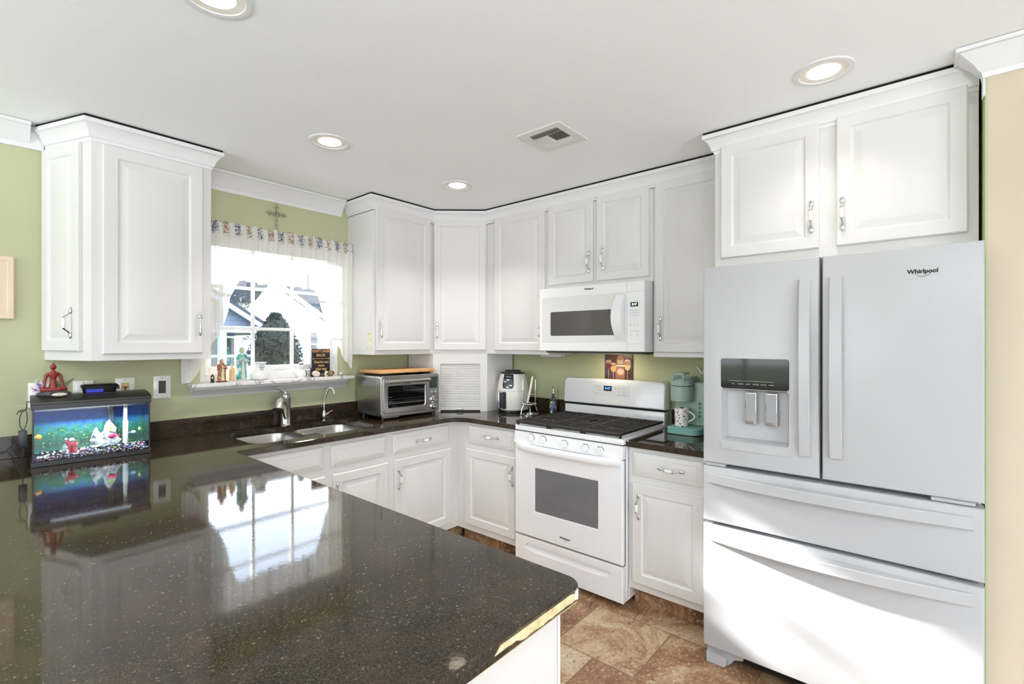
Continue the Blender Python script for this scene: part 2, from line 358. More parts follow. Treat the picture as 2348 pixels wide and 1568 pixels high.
def rrect(x0, y0, x1, y1, r, k=6):
    p = []
    for cx, cy, a in ((x1 - r, y0 + r, -90), (x1 - r, y1 - r, 0), (x0 + r, y1 - r, 90), (x0 + r, y0 + r, 180)):
        for i in range(k + 1): t = math.radians(a + 90 * i / k); p.append((cx + r * math.cos(t), cy + r * math.sin(t)))
    return p
def rounded(poly, radii, k=8):
    """round the corners of a 2-D polygon"""
    o = []; n = len(poly)
    for i, p in enumerate(poly):
        r = radii[i]
        if not r: o.append(tuple(p)); continue
        p = Vector(p); a = (Vector(poly[i - 1]) - p).normalized(); b = (Vector(poly[(i + 1) % n]) - p).normalized()
        for j in range(k + 1):
            t = j / k; q0 = p + a * r; q1 = p + b * r
            q = (1 - t) ** 2 * q0 + 2 * t * (1 - t) * p * .75 + 2 * t * (1 - t) * (q0 + q1) * .125 + t * t * q1; o.append(tuple(q))
    return o
def inset(poly, d):
    n = len(poly); o = []; ar = sum(poly[i][0] * poly[(i + 1) % n][1] - poly[(i + 1) % n][0] * poly[i][1] for i in range(n)); sg = 1 if ar > 0 else -1
    for i in range(n):
        p = Vector(poly[i]); a = (p - Vector(poly[i - 1])).normalized(); b = (Vector(poly[(i + 1) % n]) - p).normalized()
        na = Vector((-a.y, a.x)) * sg; nb = Vector((-b.y, b.x)) * sg; m = na + nb
        m = m / max(m.dot(na), .2) if m.length > 1e-6 else na
        o.append(tuple(p + m * d))
    return o
def sweep(mb, path, prof, side=1):
    """profile (out, z) along an open 2-D path, mitred; out is to the right of travel when side=1"""
    n = len(path); P = [Vector(p) for p in path]; rings = []
    for i in range(n):
        a = (P[i] - P[i - 1]).normalized() if i else None; b = (P[i + 1] - P[i]).normalized() if i < n - 1 else None
        na = Vector((a.y, -a.x)) * side if a is not None else None; nb = Vector((b.y, -b.x)) * side if b is not None else None
        m = na if nb is None else nb if na is None else (na + nb) / max((na + nb).dot(na), .3)
        rings.append([(P[i].x + m.x * o, P[i].y + m.y * o, z) for o, z in prof])
    return mb.loft(rings, True, True, True)
def text(name, s, size, mats, parent, Mw, depth=.0004, align='CENTER', shear=0., sx=1., bold=0.):
    c = bpy.data.curves.new(name, 'FONT'); c.body = s; c.size = size; c.align_x = align; c.align_y = 'CENTER'; c.extrude = depth; c.shear = shear; c.offset = bold
    c.resolution_u = 3
    o = bpy.data.objects.new(name, c); COL.objects.link(o); bpy.context.view_layer.update()
    me = bpy.data.meshes.new_from_object(o.evaluated_get(bpy.context.evaluated_depsgraph_get()))
    bpy.data.objects.remove(o); bpy.data.curves.remove(c)
    if sx != 1: me.transform(Matrix.Diagonal((sx, 1, 1, 1)))
    me.materials.clear()
    return put(name, me, mats, parent, Mw)
def remesh(o, voxel, it=4):
    m = o.modifiers.new('remesh', 'REMESH'); m.mode = 'VOXEL'; m.voxel_size = voxel; m.use_smooth_shade = True
    if it: q = o.modifiers.new('smooth', 'SMOOTH'); q.iterations = it; q.factor = .5

UX, UY, UZ = Vector((1, 0, 0)), Vector((0, 1, 0)), Vector((0, 0, 1))
def FY(x, y, z): return frame((x, y, z), (1, 0, 0), (0, -1, 0))      # front looking to -y (window wall): u = +x
def FX(x, y, z): return frame((x, y, z), (0, -1, 0), (-1, 0, 0))     # front looking to -x (range wall): u = -y

# ------------------------------------------------------------------ room shell
CZ = 2.452
WX0, WX1, WZ0, WZ1 = -2.065, -1.172, 1.207, 2.10        # kitchen window opening
b = MB(); b.box((-6.7, -7.2, -.1), (.14, .14, 0)); struct('floor', b, M_FLOOR)
b = MB(); b.box((-6.7, -7.2, CZ), (.14, .14, CZ + .1)); struct('ceiling', b, M_CEIL)
b = MB()
b.box((-6.7, 0, 0), (WX0, .14, CZ)); b.box((WX1, 0, 0), (.14, .14, CZ)); b.box((WX0, 0, 0), (WX1, .14, WZ0 - .022)); b.box((WX0, 0, WZ1), (WX1, .14, CZ))
struct('wall_back', b, M_GREEN)
b = MB(); b.box((0, -3.345, 0), (.14, 0, CZ)); struct('wall_right', b, M_GREEN)
b = MB(); b.mi = 0; b.box((-.69, -7.2, 0), (.14, -3.352, CZ)); b.mi = 1; b.box((-.69, -3.352, 0), (0, -3.345, CZ)); struct('wall_stub', b, [M_BEIGE, M_GREEN])
b = MB()
b.box((-6.6, -7.2, 0), (-6.5, -2.4, CZ)); b.box((-6.6, -.5, 0), (-6.5, 0, CZ)); b.box((-6.6, -2.4, 0), (-6.5, -.5, .8)); b.box((-6.6, -2.4, 2.15), (-6.5, -.5, CZ)); struct('wall_left', b, M_TRIM)
b = MB()
b.box((-6.5, -7.1, 0), (-4.9, -7.0, CZ)); b.box((-2.3, -7.1, 0), (-.69, -7.0, CZ)); b.box((-4.9, -7.1, 2.25), (-2.3, -7.0, CZ)); struct('wall_front', b, M_TRIM)
b = MB(); b.box((-6.49, -6.99, .0005), (-.70, -3.40, .012)); b.box((-6.49, -3.40, .0005), (-3.55, -.02, .012)); struct('carpet', b, mat('pale_carpet', (172, 169, 163), .95, bump=.4, bscale=400))
# dining-room windows, seen only in reflections
b = MB()
for z in (.8, 1.45, 2.1): b.box((-6.56, -2.4, z), (-6.5, -.5, z + .05))
for y in (-2.4, -1.78, -1.15, -.55): b.box((-6.56, y, .8), (-6.5, y + .05, 2.15))
struct('window_2', b, M_TRIM)
b = MB()
for x in (-4.9, -3.64, -2.38): b.box((x, -7.06, 0), (x + .08, -7.0, 2.25))
for z in (0, 2.17): b.box((-4.9, -7.06, z), (-2.3, -7.0, z + .08))
struct('door_1', b, M_TRIM)

# crown moulding (profile: out from the wall, height)
def crown(top, drop, proj, k=1.):
    return [(0, top - drop), (.006, top - drop), (.009, top - drop * .82), (.018, top - drop * .74), (proj * .42, top - drop * .5), (proj * .74, top - drop * .26), (proj * .86, top - drop * .16), (proj, top - drop * .14), (proj, top), (0, top)]
CT = 2.4405
WC = crown(2.449, .107, .075)
b = MB(); sweep(b, [(-2.112 + .052, -.0005), (-1.126 - .052, -.0005)], WC); struct('trim_1', b, M_TRIM)
b = MB(); sweep(b, [(-6.45, -.0005), (-2.765, -.0005)], WC); struct('trim_2', b, M_TRIM)
b = MB(); sweep(b, [(-.6515, -3.3445), (-.6905, -3.3445), (-.6905, -6.95)], crown(2.449, .095, .078)); struct('trim_3', b, M_TRIM)
b = MB(); b.box((-.698, -3.3445, 2.292), (-.655, -3.3385, 2.353), .002); struct('trim_4', b, M_TRIM)
b = MB(); b.box((-2.83, -.0125, 2.3425), (-2.7165, -.0006, 2.449), .002, 1); struct('trim_7', b, M_TRIM)

# ------------------------------------------------------------------ cabinet handles
def pull_mesh():
    b = MB(); b.mi = 0
    for s in (-1, 1):
        b.sphere((0, s * .056, .004), (.0085, .0155, .0045), 12, 8)
        b.tube([(0, s * .046, .005), (0, s * .036, .014), (0, s * .029, .024), (0, s * .022, .0285)], [.004, .0034, .0036, .0062], 8)
        b.tube([(0, s * .023, .0285), (0, s * .0195, .0285)], .0078, 12)
    b.mi = 1
    b.tube([(0, -.020, .0285), (0, -.010, .0285), (0, 0, .0285), (0, .010, .0285), (0, .020, .0285)], [.0064, .0076, .0082, .0076, .0064], 14)
    me = b.mesh('porcelain_pull'); me.materials.append(M_CHROME); me.materials.append(M_PORC); return me
def cutlery_mesh(kind):
    b = MB()
    for s in (-1, 1): b.tube([(0, s * .04, 0), (0, s * .04, .02)], .003, 8)
    b.tube([(0, -.062, .018), (0, -.055, .020), (0, -.035, .021), (0, 0, .022), (0, .02, .021), (0, .03, .020)], [.002, .0062, .005, .0026, .0026, .003], 10, flat=.5)
    if kind == 'fork':
        b.sphere((0, .036, .02), (.0085, .010, .003), 12, 8)
        for x in (-.0066, -.0022, .0022, .0066): b.tube([(x, .040, .020), (x, .064, .022)], [.0014, .001], 6)
    elif kind == 'spoon': b.sphere((0, .045, .02), (.0095, .018, .004), 14, 8)
    else: b.prism([(-.004, .026), (.007, .03), (.007, .055), (.002, .066), (-.004, .06)], lambda p: (p[0], p[1], .0185), lambda p: (p[0], p[1], .0215))
    me = b.mesh(kind + '_pull'); me.materials.append(M_CHROME); return me
PULL = pull_mesh(); CUT = {k: cutlery_mesh(k) for k in ('fork', 'spoon', 'knife')}
def handle(door, F_, u, v, me=None, horiz=False, n=.019):
    """a handle on a door face; F_ = door frame, (u, v) its centre"""
    m = F_ @ T(u, v, n)
    if horiz: m = m @ Matrix.Rotation(PI / 2, 4, 'Z')
    o = put('handle', me or PULL, [], door, m)
    o['label'] = 'chrome pull with white porcelain grip' if me is None else 'chrome cutlery shaped pull'
    return o

# ------------------------------------------------------------------ cabinet doors and drawers
TH = .019
def door(parent, F_, w, h, fw=.056, name='door'):
    b = MB(); b.M = F_
    b.loft([rect(i, w, h, n) for i, n in ((0, .0006), (0, TH - .004), (.004, TH), (fw - .004, TH), (fw, TH - .0035), (fw + .003, TH - .0075), (fw + .008, TH - .008), (fw + .034, TH - .002), (fw + .037, TH - .0012))])
    return part(name, b, M_WHITE, parent, None, 18)
def drawer(parent, F_, w, h, name='drawer'):
    b = MB(); b.M = F_
    b.loft([rect(i, w, h, n) for i, n in ((0, .0006), (0, .008), (.003, .0105), (.022, .0165), (.026, .0165), (.028, .019), (.031, .0195))])
    return part(name, b, M_WHITE, parent, None, 14)

UB, UT = 1.3565, 2.376           # wall-cabinet box bottom / top
FR = .3217
CCROWN = [(-.004, 2.350), (.004, 2.350), (.006, 2.364), (.013, 2.368), (.017, 2.384), (.028, 2.406), (.038, 2.417), (.041, 2.4195), (.047, 2.421), (.047, CT), (-.004, CT)]
def box_body(parent, a, c, name='carcass', bev=.0015):
    b = MB(); b.box(a, c, bev, 1); return part(name, b, M_WHITE, parent)

# left of the window: end cabinet with a slanted side door
c = thing('wall_cabinet', 'white wall cabinet above the fish tank, with a slanted narrow side door', 'cabinet', (-2.40, -.16, UB))
b = MB(); poly = [(-2.112, -.0006), (-2.112, -.3212), (-2.593, -.3212), (-2.714, -.0006)]
b.prism(poly, lambda p: (p[0], p[1], UB), lambda p: (p[0], p[1], 2.436)); part('carcass', b, M_WHITE, c)
b = MB(); sweep(b, [(-2.7088, -.0135), (-2.593, -.3212), (-2.112, -.3212), (-2.112, -.0006)], CCROWN); part('crown_moulding', b, M_TRIM, c)
GAPSHADE = [(.0, CT + .0002), (.0425, CT + .0002), (.0425, CZ - .0004), (.0, CZ - .0004)]  # solid strip in the ceiling gap, black to stand in for its shade
b = MB(); sweep(b, [(-2.7088, -.0135), (-2.593, -.3212), (-2.112, -.3212), (-2.112, -.0006)], GAPSHADE); part('top_gap_shade', b, M_GAPSHADE, c)
f = FY(-2.556, -.3212, 1.386); d = door(c, f, .402, .960, .058); handle(d, f, .384, .150, CUT['fork'])
f = frame((-2.714 + .353 * .012, -.936 * .012, 1.400), (.353, -.936, 0), (-.936, -.353, 0)); d = door(c, f, .268, .945, .05); handle(d, f, .222, .128)

# right of the window
c = thing('wall_cabinet', 'white single door wall cabinet right of the window, above the toaster oven', 'cabinet', (-.86, -.16, UB))
box_body(c, (-1.126, -.0006, UB), (-.5978, -FR, 2.35))
f = FY(-1.111, -FR, 1.386); d = door(c, f, .476, .990); handle(d, f, .028, .148, CUT['knife'])
# corner cabinet with appliance garage (one diagonal unit standing on the counter)
A_, B_ = Vector((-.5965, -.3222)), Vector((-.3222, -.6335)); DU = (B_ - A_).normalized(); DL = (B_ - A_).length
c = thing('corner_cabinet', 'white diagonal corner cabinet standing on the counter, door above a tambour appliance garage', 'cabinet', (-.3, -.3, .9125))
b = MB(); b.prism([(-.0008, -.0008), (-.5972, -.0008), (-.5972, -.3222), (-.3222, -.6335), (-.0008, -.6335)], lambda p: (p[0], p[1], 1.345), lambda p: (p[0], p[1], 2.35)); part('carcass', b, M_WHITE, c)
f = frame((A_.x, A_.y, 0), (DU.x, DU.y, 0), (DU.y, -DU.x, 0))
b = MB()                         # garage box: sides, face frame with opening
b.prism([(-.587, -.0215), (-.5965, -.0215), (-.5965, -.3222), (-.587, -.3222)], lambda p: (p[0], p[1], .9125), lambda p: (p[0], p[1], 1.345))
b.prism([(-.0215, -.624), (-.3222, -.624), (-.3222, -.6335), (-.0215, -.6335)], lambda p: (p[0], p[1], .9125), lambda p: (p[0], p[1], 1.345))
b.M = f
gx0, gx1, gz0, gz1 = DL * .137, DL * .871, .9125, 1.279
loops = [[(0, .9125), (gx0, .9125), (gx0, gz1), (gx1, gz1), (gx1, .9125), (DL, .9125), (DL, 1.345), (0, 1.345)]]
b.prism(loops[0], lambda p: (p[0], p[1], -.018), lambda p: (p[0], p[1], 0)); part('garage_box', b, M_WHITE, c)
b = MB(); b.M = f; ns = 26; gz = .948; prof = []
for i in range(ns):
    z0 = gz + (gz1 - gz) * i / ns; dz = (gz1 - gz) / ns
    prof += [(z0, -.014), (z0 + dz * .18, -.009), (z0 + dz * .5, -.0072), (z0 + dz * .82, -.009)]
prof.append((gz1 - .0004, -.014))
b.loft([[(gx0 + .0008, z, n) for z, n in prof], [(gx1 - .0008, z, n) for z, n in prof]], close=False, cap0=False, cap1=False)
b.box((gx0 + .0008, .924, -.014), (gx1 - .0008, gz, -.005)); td = part('tambour_door', b, M_WHITE, c, None, 30)
b = MB(); b.M = f; b.box((gx0 + .001, .9128, -.013), (gx1 - .001, .9236, -.004)); part('bottom_rail', b, M_BLACK, td)
b = MB(); b.M = f; hx = DL * .5; b.tube([(hx - .022, .918, -.002), (hx - .022, .932, .006), (hx + .022, .932, .006), (hx + .022, .918, -.002)], .0035, 8); part('handle', b, M_DSTEEL, td)
fd = f @ T(DL * .024, 1.384, 0); d = door(c, fd, DL * .952, .996, .052); handle(d, fd, .026, .150, CUT['spoon'])
# between the corner and the microwave
c = thing('wall_cabinet', 'tall white wall cabinet between the corner unit and the microwave', 'cabinet', (-.16, -.92, UB))
box_body(c, (-.0006, -.6345, UB), (-FR, -1.2132, 2.35))
f = FX(-FR, -.724, 1.384); d = door(c, f, .466, .990); handle(d, f, .440, .132)
# above the microwave
c = thing('wall_cabinet', 'short two door white wall cabinet directly above the microwave', 'cabinet', (-.16, -1.59, 1.80))
box_body(c, (-.0006, -1.2142, 1.80), (-FR, -1.9752, 2.35))
f = FX(-FR, -1.222, 1.832); d = door(c, f, .350, .538, .052); handle(d, f, .324, .128)
f = FX(-FR, -1.602, 1.832); d = door(c, f, .352, .538, .052); handle(d, f, .047, .134)
# between microwave and fridge
c = thing('wall_cabinet', 'tall white wall cabinet squeezed between the microwave and the fridge cabinet', 'cabinet', (-.16, -2.19, UB))
box_body(c, (-.0006, -1.9762, UB), (-FR, -2.4115, 2.35))
f = FX(-FR, -1.990, 1.384); d = door(c, f, .408, .990); handle(d, f, .036, .136)
# the crown that runs over all of these cabinets
b = MB(); sweep(b, [(-1.126, -.0012), (-1.126, -FR), (-.5965, -.3222), (-.3222, -.6335), (-.3217, -2.4115)], [(o + .0002, z + (.0008 if z < 2.36 else 0)) for o, z in CCROWN[1:-1]] + [(.0002, CT)]); struct('trim_5', b, M_TRIM)
b = MB(); sweep(b, [(-1.126, -.0012), (-1.126, -FR), (-.5965, -.3222), (-.3222, -.6335), (-.3217, -2.4115)], GAPSHADE); struct('crown_gap_shade', b, M_GAPSHADE)  # black filler painting the shade above this crown
# over the fridge
c = thing('fridge_cabinet', 'deep two door white cabinet over the refrigerator', 'cabinet', (-.3, -2.87, 1.80))
box_body(c, (-.0006, -2.4128, 1.80), (-.600, -3.3355, 2.436))
b = MB(); sweep(b, [(-.40, -2.4128), (-.600, -2.4128), (-.600, -3.3355)], CCROWN, 1); part('crown_moulding', b, M_TRIM, c)
b = MB(); sweep(b, [(-.40, -2.4128), (-.600, -2.4128), (-.600, -3.3355)], GAPSHADE); part('top_gap_shade', b, M_GAPSHADE, c)  # black strip, shade painted into the gap over the fridge crown
f = FX(-.600, -2.444, 1.842); d = door(c, f, .400, .535, .052); handle(d, f, .374, .136)
f = FX(-.600, -2.906, 1.842); d = door(c, f, .400, .535, .052); handle(d, f, .022, .13)

# ------------------------------------------------------------------ base cabinets
BT = .8800
M_TOE = floor_mat('stone_vinyl_base')
def base(label, a, c_, toe, hollow=False, cat='cabinet'):
    """a, c_: footprint corners; toe: footprint of the recessed plinth"""
    x0, x1 = sorted((a[0], c_[0])); y0, y1 = sorted((a[1], c_[1]))
    t = thing('base_cabinet', label, cat, ((x0 + x1) / 2, (y0 + y1) / 2, 0))
    b = MB()
    if not hollow: b.box((x0, y0, .112), (x1, y1, BT), .001, 1)
    else:
        w = .018
        b.box((x0, y0, .112), (x1, y0 + w, BT)); b.box((x0, y1 - w, .112), (x1, y1, BT)); b.box((x0, y0 + w, .112), (x0 + w, y1 - w, BT)); b.box((x1 - w, y0 + w, .112), (x1, y1 - w, BT)); b.box((x0 + w, y0 + w, .112), (x1 - w, y1 - w, .13))
    part('carcass', b, M_WHITE, t)
    b = MB(); b.box(toe[0] + (.0005,), toe[1] + (.1115,)); part('plinth', b, M_TOE, t, label='brown stone look plinth')
    return t
BF = .610
c = base('white sink base cabinet with false drawer fronts, under the window', (-2.1475, -BF), (-1.2065, -.0006), ((-2.1475, -.54), (-1.2065, -.03)), True)
f = FY(-2.010, -BF, .731); drawer(c, f, .365, .124, 'false_front'); f = FY(-1.599, -BF, .731); drawer(c, f, .369, .124, 'false_front')
f = FY(-2.010, -BF, .155); d = door(c, f, .372, .533); handle(d, f, .348, .415); f = FY(-1.591, -BF, .155); d = door(c, f, .372, .533); handle(d, f, .026, .415)
c = base('white base cabinet with one drawer left of the inside corner, below the toaster oven', (-1.2058, -BF), (-.0006, -.0006), ((-1.2058, -.54), (-.03, -.03)))
f = FY(-1.181, -BF, .729); d = drawer(c, f, .483, .127); handle(d, f, .240, .060, None, True, .0195)
f = FY(-1.168, -BF, .160); d = door(c, f, .477, .533); handle(d, f, .028, .410)
c = base('white base cabinet between the inside corner and the range', (-BF, -1.1975), (-.0006, -.6110), ((-.54, -1.1975), (-.03, -.6110)))
f = FX(-BF, -.726, .731); d = drawer(c, f, .440, .127); handle(d, f, .236, .069, None, True, .0195)
f = FX(-BF, -.708, .160); d = door(c, f, .461, .533); handle(d, f, .438, .412)
c = base('narrow white base cabinet between the range and the refrigerator', (-BF, -2.4215), (-.0006, -1.9635), ((-.54, -2.4215), (-.03, -1.9635)))
f = FX(-BF, -1.990, .729); d = drawer(c, f, .374, .124); handle(d, f, .213, .060, None, True, .0195)
f = FX(-BF, -1.990, .153); d = door(c, f, .378, .534); handle(d, f, .038, .412)
c = base('white peninsula cabinet whose end panel faces the floor', (-2.78, -2.565), (-2.1485, -.0006), ((-2.72, -2.49), (-2.20, -.03)))
b = MB(); b.box((-2.78, -2.5705, .112), (-2.158, -2.5655, BT - .002), .001, 1); part('end_panel', b, M_WHITE, c)
b = MB(); b.box((-2.1565, -2.5725, .112), (-2.1485, -2.5655, BT - .002), .001, 1); part('corner_strip', b, M_TRIM, c)

# ------------------------------------------------------------------ granite worktops
def slab(mb, outer, holes, z0, z1):
    i = inset(outer, .003)
    mb.loft([[(p[0], p[1], z0) for p in outer], [(p[0], p[1], z1 - .003) for p in outer], [(p[0], p[1], z1) for p in i]], True, False, False)
    mb.fill([i] + holes, lambda p: (p[0], p[1], z1)); mb.fill([outer] + holes, lambda p: (p[0], p[1], z0))
    for h in holes: mb.loft([[(p[0], p[1], z0) for p in h], [(p[0], p[1], z1) for p in h]], True, False, False)
CTZ = .9117; CB = .8806
HOLE = rrect(-1.985, -.552, -1.232, -.112, .085, 8)
outer = [(-.0008, -.0008), (-3.42, -.0008), (-3.42, -2.6105), (-2.1085, -2.6105), (-2.1085, -.643), (-.645, -.643), (-.645, -1.1985), (-.0008, -1.1985)]
outer = rounded(outer, [0, 0, .03, .038, .022, .11, 0, 0], 9)
c = thing('worktop', 'long dark granite worktop running from the peninsula under the window to the range', 'countertop', (-2.1, -.64, CB))
b = MB(); slab(b, outer, [HOLE], CB, CTZ); part('slab', b, M_GRAN, c, None, 25)
b = MB(); b.box((-3.42, -.0208, CTZ), (-.602, -.0008, 1.0123), .0015, 1); part('backsplash', b, M_GRAN, c)
b = MB(); b.box((-.0208, -1.1985, CTZ), (-.0008, -.640, 1.0123), .0015, 1); part('backsplash', b, M_GRAN, c)
b = MB(); random.seed(3); n = 16
top = [(-2.405 + .253 * i / n, .9045 - .0005 * random.random() - (.012 if i == 0 else 0) - (.003 if i == n else 0)) for i in range(n + 1)]
bot = [(-2.375 + .223 * i / n, .8845 + .0035 * random.random() + (.006 if i < 3 else 0)) for i in range(n + 1)]
b.prism(top + bot[::-1], lambda p: (p[0], -2.6104, p[1]), lambda p: (p[0], -2.6122, p[1]))
part('chipped_edge', b, noise_mat('raw_core', [(.35, (196, 178, 132)), (.55, (224, 210, 166)), (.75, (236, 226, 190))], 40, .8), c, label='cream chipped strip where the granite edge is broken away')
b = MB(); b.prism([(-2.1500, .886), (-2.1375, .884), (-2.1370, .9065), (-2.1490, .9045)], lambda p: (p[0] + .0, -2.6095, p[1]), lambda p: (p[0], -2.6112, p[1])); part('corner_chip', b, M_TRIM, c)
b = MB(); b.box((-2.46, -2.6085, .8766), (-2.140, -2.58, .8804)); part('edge_underlay', b, mat('underlay_wood', (206, 190, 150), .8), c)
c = thing('worktop', 'short dark granite worktop between the range and the refrigerator, holding the coffee maker', 'countertop', (-.32, -2.19, CB))
b = MB(); slab(b, rounded([(-.0008, -1.9625), (-.645, -1.9625), (-.645, -2.4215), (-.0008, -2.4215)], [0, .004, 0, 0]), [], CB, CTZ); part('slab', b, M_GRAN, c, None, 25)
b = MB(); b.box((-.0208, -2.4215, CTZ), (-.0008, -1.9625, 1.0123), .0015, 1); part('backsplash', b, M_GRAN, c)

# ------------------------------------------------------------------ sink and taps
c = thing('kitchen_sink', 'undermount stainless steel double bowl sink beneath the window', 'sink', (-1.6, -.33, .70))
b = MB(); r0 = rrect(-2.0, -.567, -1.2255, -.097, .09, 8); l0 = rrect(-1.980, -.548, -1.652, -.117, .08, 8); l1 = rrect(-1.606, -.548, -1.240, -.117, .08, 8)
b.fill([r0, l0, l1], lambda p: (p[0], p[1], .8796)); b.fill([r0, l0, l1], lambda p: (p[0], p[1], .8776)); part('rim', b, M_STEEL, c)
for lp in (l0, l1):
    b = MB(); rs = []
    for d, z in ((0, .8796), (.004, .872), (.010, .79), (.018, .72), (.035, .706), (.09, .701)): rs.append([(p[0], p[1], z) for p in inset(lp, d)])
    b.loft(rs, True, False, True); part('bowl', b, M_STEEL, c, None, 50)
    cx = (lp[0][0] + lp[20][0]) / 2; b = MB(); b.lathe([(.0, .7015), (.03, .7015), (.04, .704), (.042, .7015)], 24, ((min(p[0] for p in lp) + max(p[0] for p in lp)) / 2, -.33, 0)); part('drain', b, M_CHROME, c)
t = thing('sink_rack', 'small dark wire rack hooked on the sink divider', 'rack', (-1.55, -.33, .84))
b = MB()
for i in range(9): b.tube([(-1.60 + .013 * i, -.215, .862), (-1.60 + .013 * i, -.40, .862)], .0016, 6)
b.tube([(-1.602, -.21, .862), (-1.49, -.21, .862), (-1.49, -.405, .862), (-1.602, -.405, .862)], .0024, 6, True)
part('grid', b, M_DSTEEL, t)
for y in (-.23, -.385):
    b = MB(); b.tube([(-1.602, y, .862), (-1.612, y, .8825), (-1.645, y, .8825), (-1.650, y, .868)], .0018, 6); part('hook', b, M_DSTEEL, t)

c = thing('kitchen_faucet', 'brushed steel faucet with pull-out spout and top lever behind the sink', 'faucet', (-1.605, -.068, CTZ))
x, y = -1.605, -.068
b = MB(); b.lathe([(.034, .0003), (.034, .006), (.031, .009), (.029, .012), (.029, .165), (.031, .168), (.031, .178), (.027, .180), (.027, .196), (.018, .203), (.0, .204)], 28, (x, y, CTZ)); part('body', b, M_STEEL, c)
b = MB(); b.tube([(x - .006, y - .020, .955), (x - .022, y - .035, 1.02), (x - .045, y - .058, 1.068), (x - .070, y - .085, 1.085), (x - .090, y - .110, 1.074), (x - .102, y - .126, 1.046), (x - .106, y - .131, 1.034)], [.012, .019, .023, .025, .027, .030, .031], 18); part('spout', b, M_STEEL, c, None, 50)
b = MB(); b.tube([(x, y, CTZ + .204), (x - .006, y, CTZ + .214), (x - .026, y - .004, CTZ + .224), (x - .052, y - .008, CTZ + .243), (x - .073, y - .010, CTZ + .246)], [.012, .008, .0055, .0065, .005], 10); part('lever', b, M_CHROME, c, None, 50)
c = thing('filter_faucet', 'slim gooseneck drinking water tap right of the main faucet', 'faucet', (-1.345, -.070, CTZ))
x, y = -1.345, -.070
b = MB(); b.lathe([(.016, .0003), (.016, .004), (.010, .006), (.015, .02), (.017, .034), (.012, .052), (.008, .068), (.0, .069)], 20, (x, y, CTZ)); part('base', b, M_STEEL, c)
b = MB(); pts = [(x, y, CTZ + .066), (x, y, CTZ + .115), (x + .004, y - .002, CTZ + .15), (x + .014, y - .010, CTZ + .19), (x + .021, y - .018, CTZ + .214), (x + .030, y - .028, CTZ + .222), (x + .040, y - .038, CTZ + .214), (x + .046, y - .044, CTZ + .196), (x + .0485, y - .047, CTZ + .180)]
b.tube(pts, .0055, 10); part('spout', b, M_CHROME, c, None, 60)
b = MB(); b.tube([(x + .010, y, CTZ + .034), (x + .028, y - .002, CTZ + .046), (x + .040, y - .002, CTZ + .053)], [.006, .007, .003], 8); b.sphere((x + .046, y - .002, CTZ + .056), .005, 10, 8); b.sphere((x + .056, y - .002, CTZ + .058), .0055, 10, 8); part('lever', b, M_CHROME, c)

# ------------------------------------------------------------------ range
RY0, RY1 = -1.2020, -1.9590          # left and right sides
RW = RY0 - RY1
c = thing('gas_range', 'white freestanding gas range with black grates, below the microwave', 'stove', (-.34, -1.58, 0))
b = MB(); b.box((-.04, RY0, .035), (-.632, RY1, .884), .002, 1)
for y in (RY0 - .05, RY1 + .05):
    for xx in (-.1, -.58): b.cyl((xx, y, .0005), (xx, y, .036), .018)
b.box((-.05, RY1 - .0025, .04), (-.60, RY1 + .001, .30)); part('body', b, M_APPL, c)
b = MB(); b.box((-.632, RY0 - .006, .232), (-.645, RY1 + .006, .884)); part('front_gap_shade', b, M_GAPSHADE, c, label='black backing that paints shade into the gaps of the oven front')  # black sheet that makes the gaps around the front look deeply shaded
b = MB(); b.box((-.045, RY0, .888), (-.668, RY1, .9205), .006, 3); ct = part('cooktop', b, M_APPL, c)
b = MB(); b.prism([(-.645, .8105), (-.676, .8105), (-.668, .882), (-.645, .882)], lambda p: (p[0], RY0, p[1]), lambda p: (p[0], RY1, p[1])); cp = part('control_panel', b, M_APPL, c)
for i, (y, z) in enumerate([(-1.337, .853), (-1.430, .850), (-1.584, .846), (-1.728, .843), (-1.822, .841)]):
    m = FX(-.671, y, z)
    b = MB(); b.lathe([(.0205, .0), (.0205, .008), (.0185, .022), (.0170, .024), (0, .024)], 24, (0, 0, 0)); b.box((-.0035, -.018, .022), (.0035, .018, .031), .0015)
    o = put('knob', b.mesh('knob'), [M_APPL], c, m)
    b = MB(); b.lathe([(.024, .0002), (.024, .0015), (.0, .0015)], 28); o = put('bezel', b.mesh('bezel'), [M_GREYINK], o, m)
    for dy in (-.012, .014):
        text('mark', '.', .03, [M_GREYINK], cp, m @ T(dy, .032, .0042), .0002)
# oven door
f = FX(-.6455, RY0 - .003, .240); dw, dh = RW - .006, .564
b = MB(); b.M = f
b.loft([rect(i, dw, dh, n) for i, n in ((0, 0), (0, .020), (.004, .0255), (.008, .0255))], True, True, False)
wn = [(.151, .155), (.603, .155), (.603, .432), (.151, .432)]
b.fill([[(.008, .008), (dw - .008, .008), (dw - .008, dh - .008), (.008, dh - .008)], wn], lambda p: (p[0], p[1], .0255))
b.loft([[(p[0], p[1], .0255) for p in wn], [(p[0], p[1], .018) for p in inset(wn, .006)]], True, False, False); od = part('oven_door', b, M_APPL, c, None, 20)
b = MB(); b.M = f; b.loft([[(p[0], p[1], .014) for p in inset(wn, .004)], [(p[0], p[1], .0195) for p in inset(wn, .006)]]); part('window', b, M_GREYGL, od, label='grey oven window')
b = MB(); b.M = f
for z in (.24, .262): b.tube([(.165, z, .0200), (.59, z, .0200)], .0012, 6)
part('rack_line', b, M_GREYINK, od)
b = MB(); n = 20; rs = []
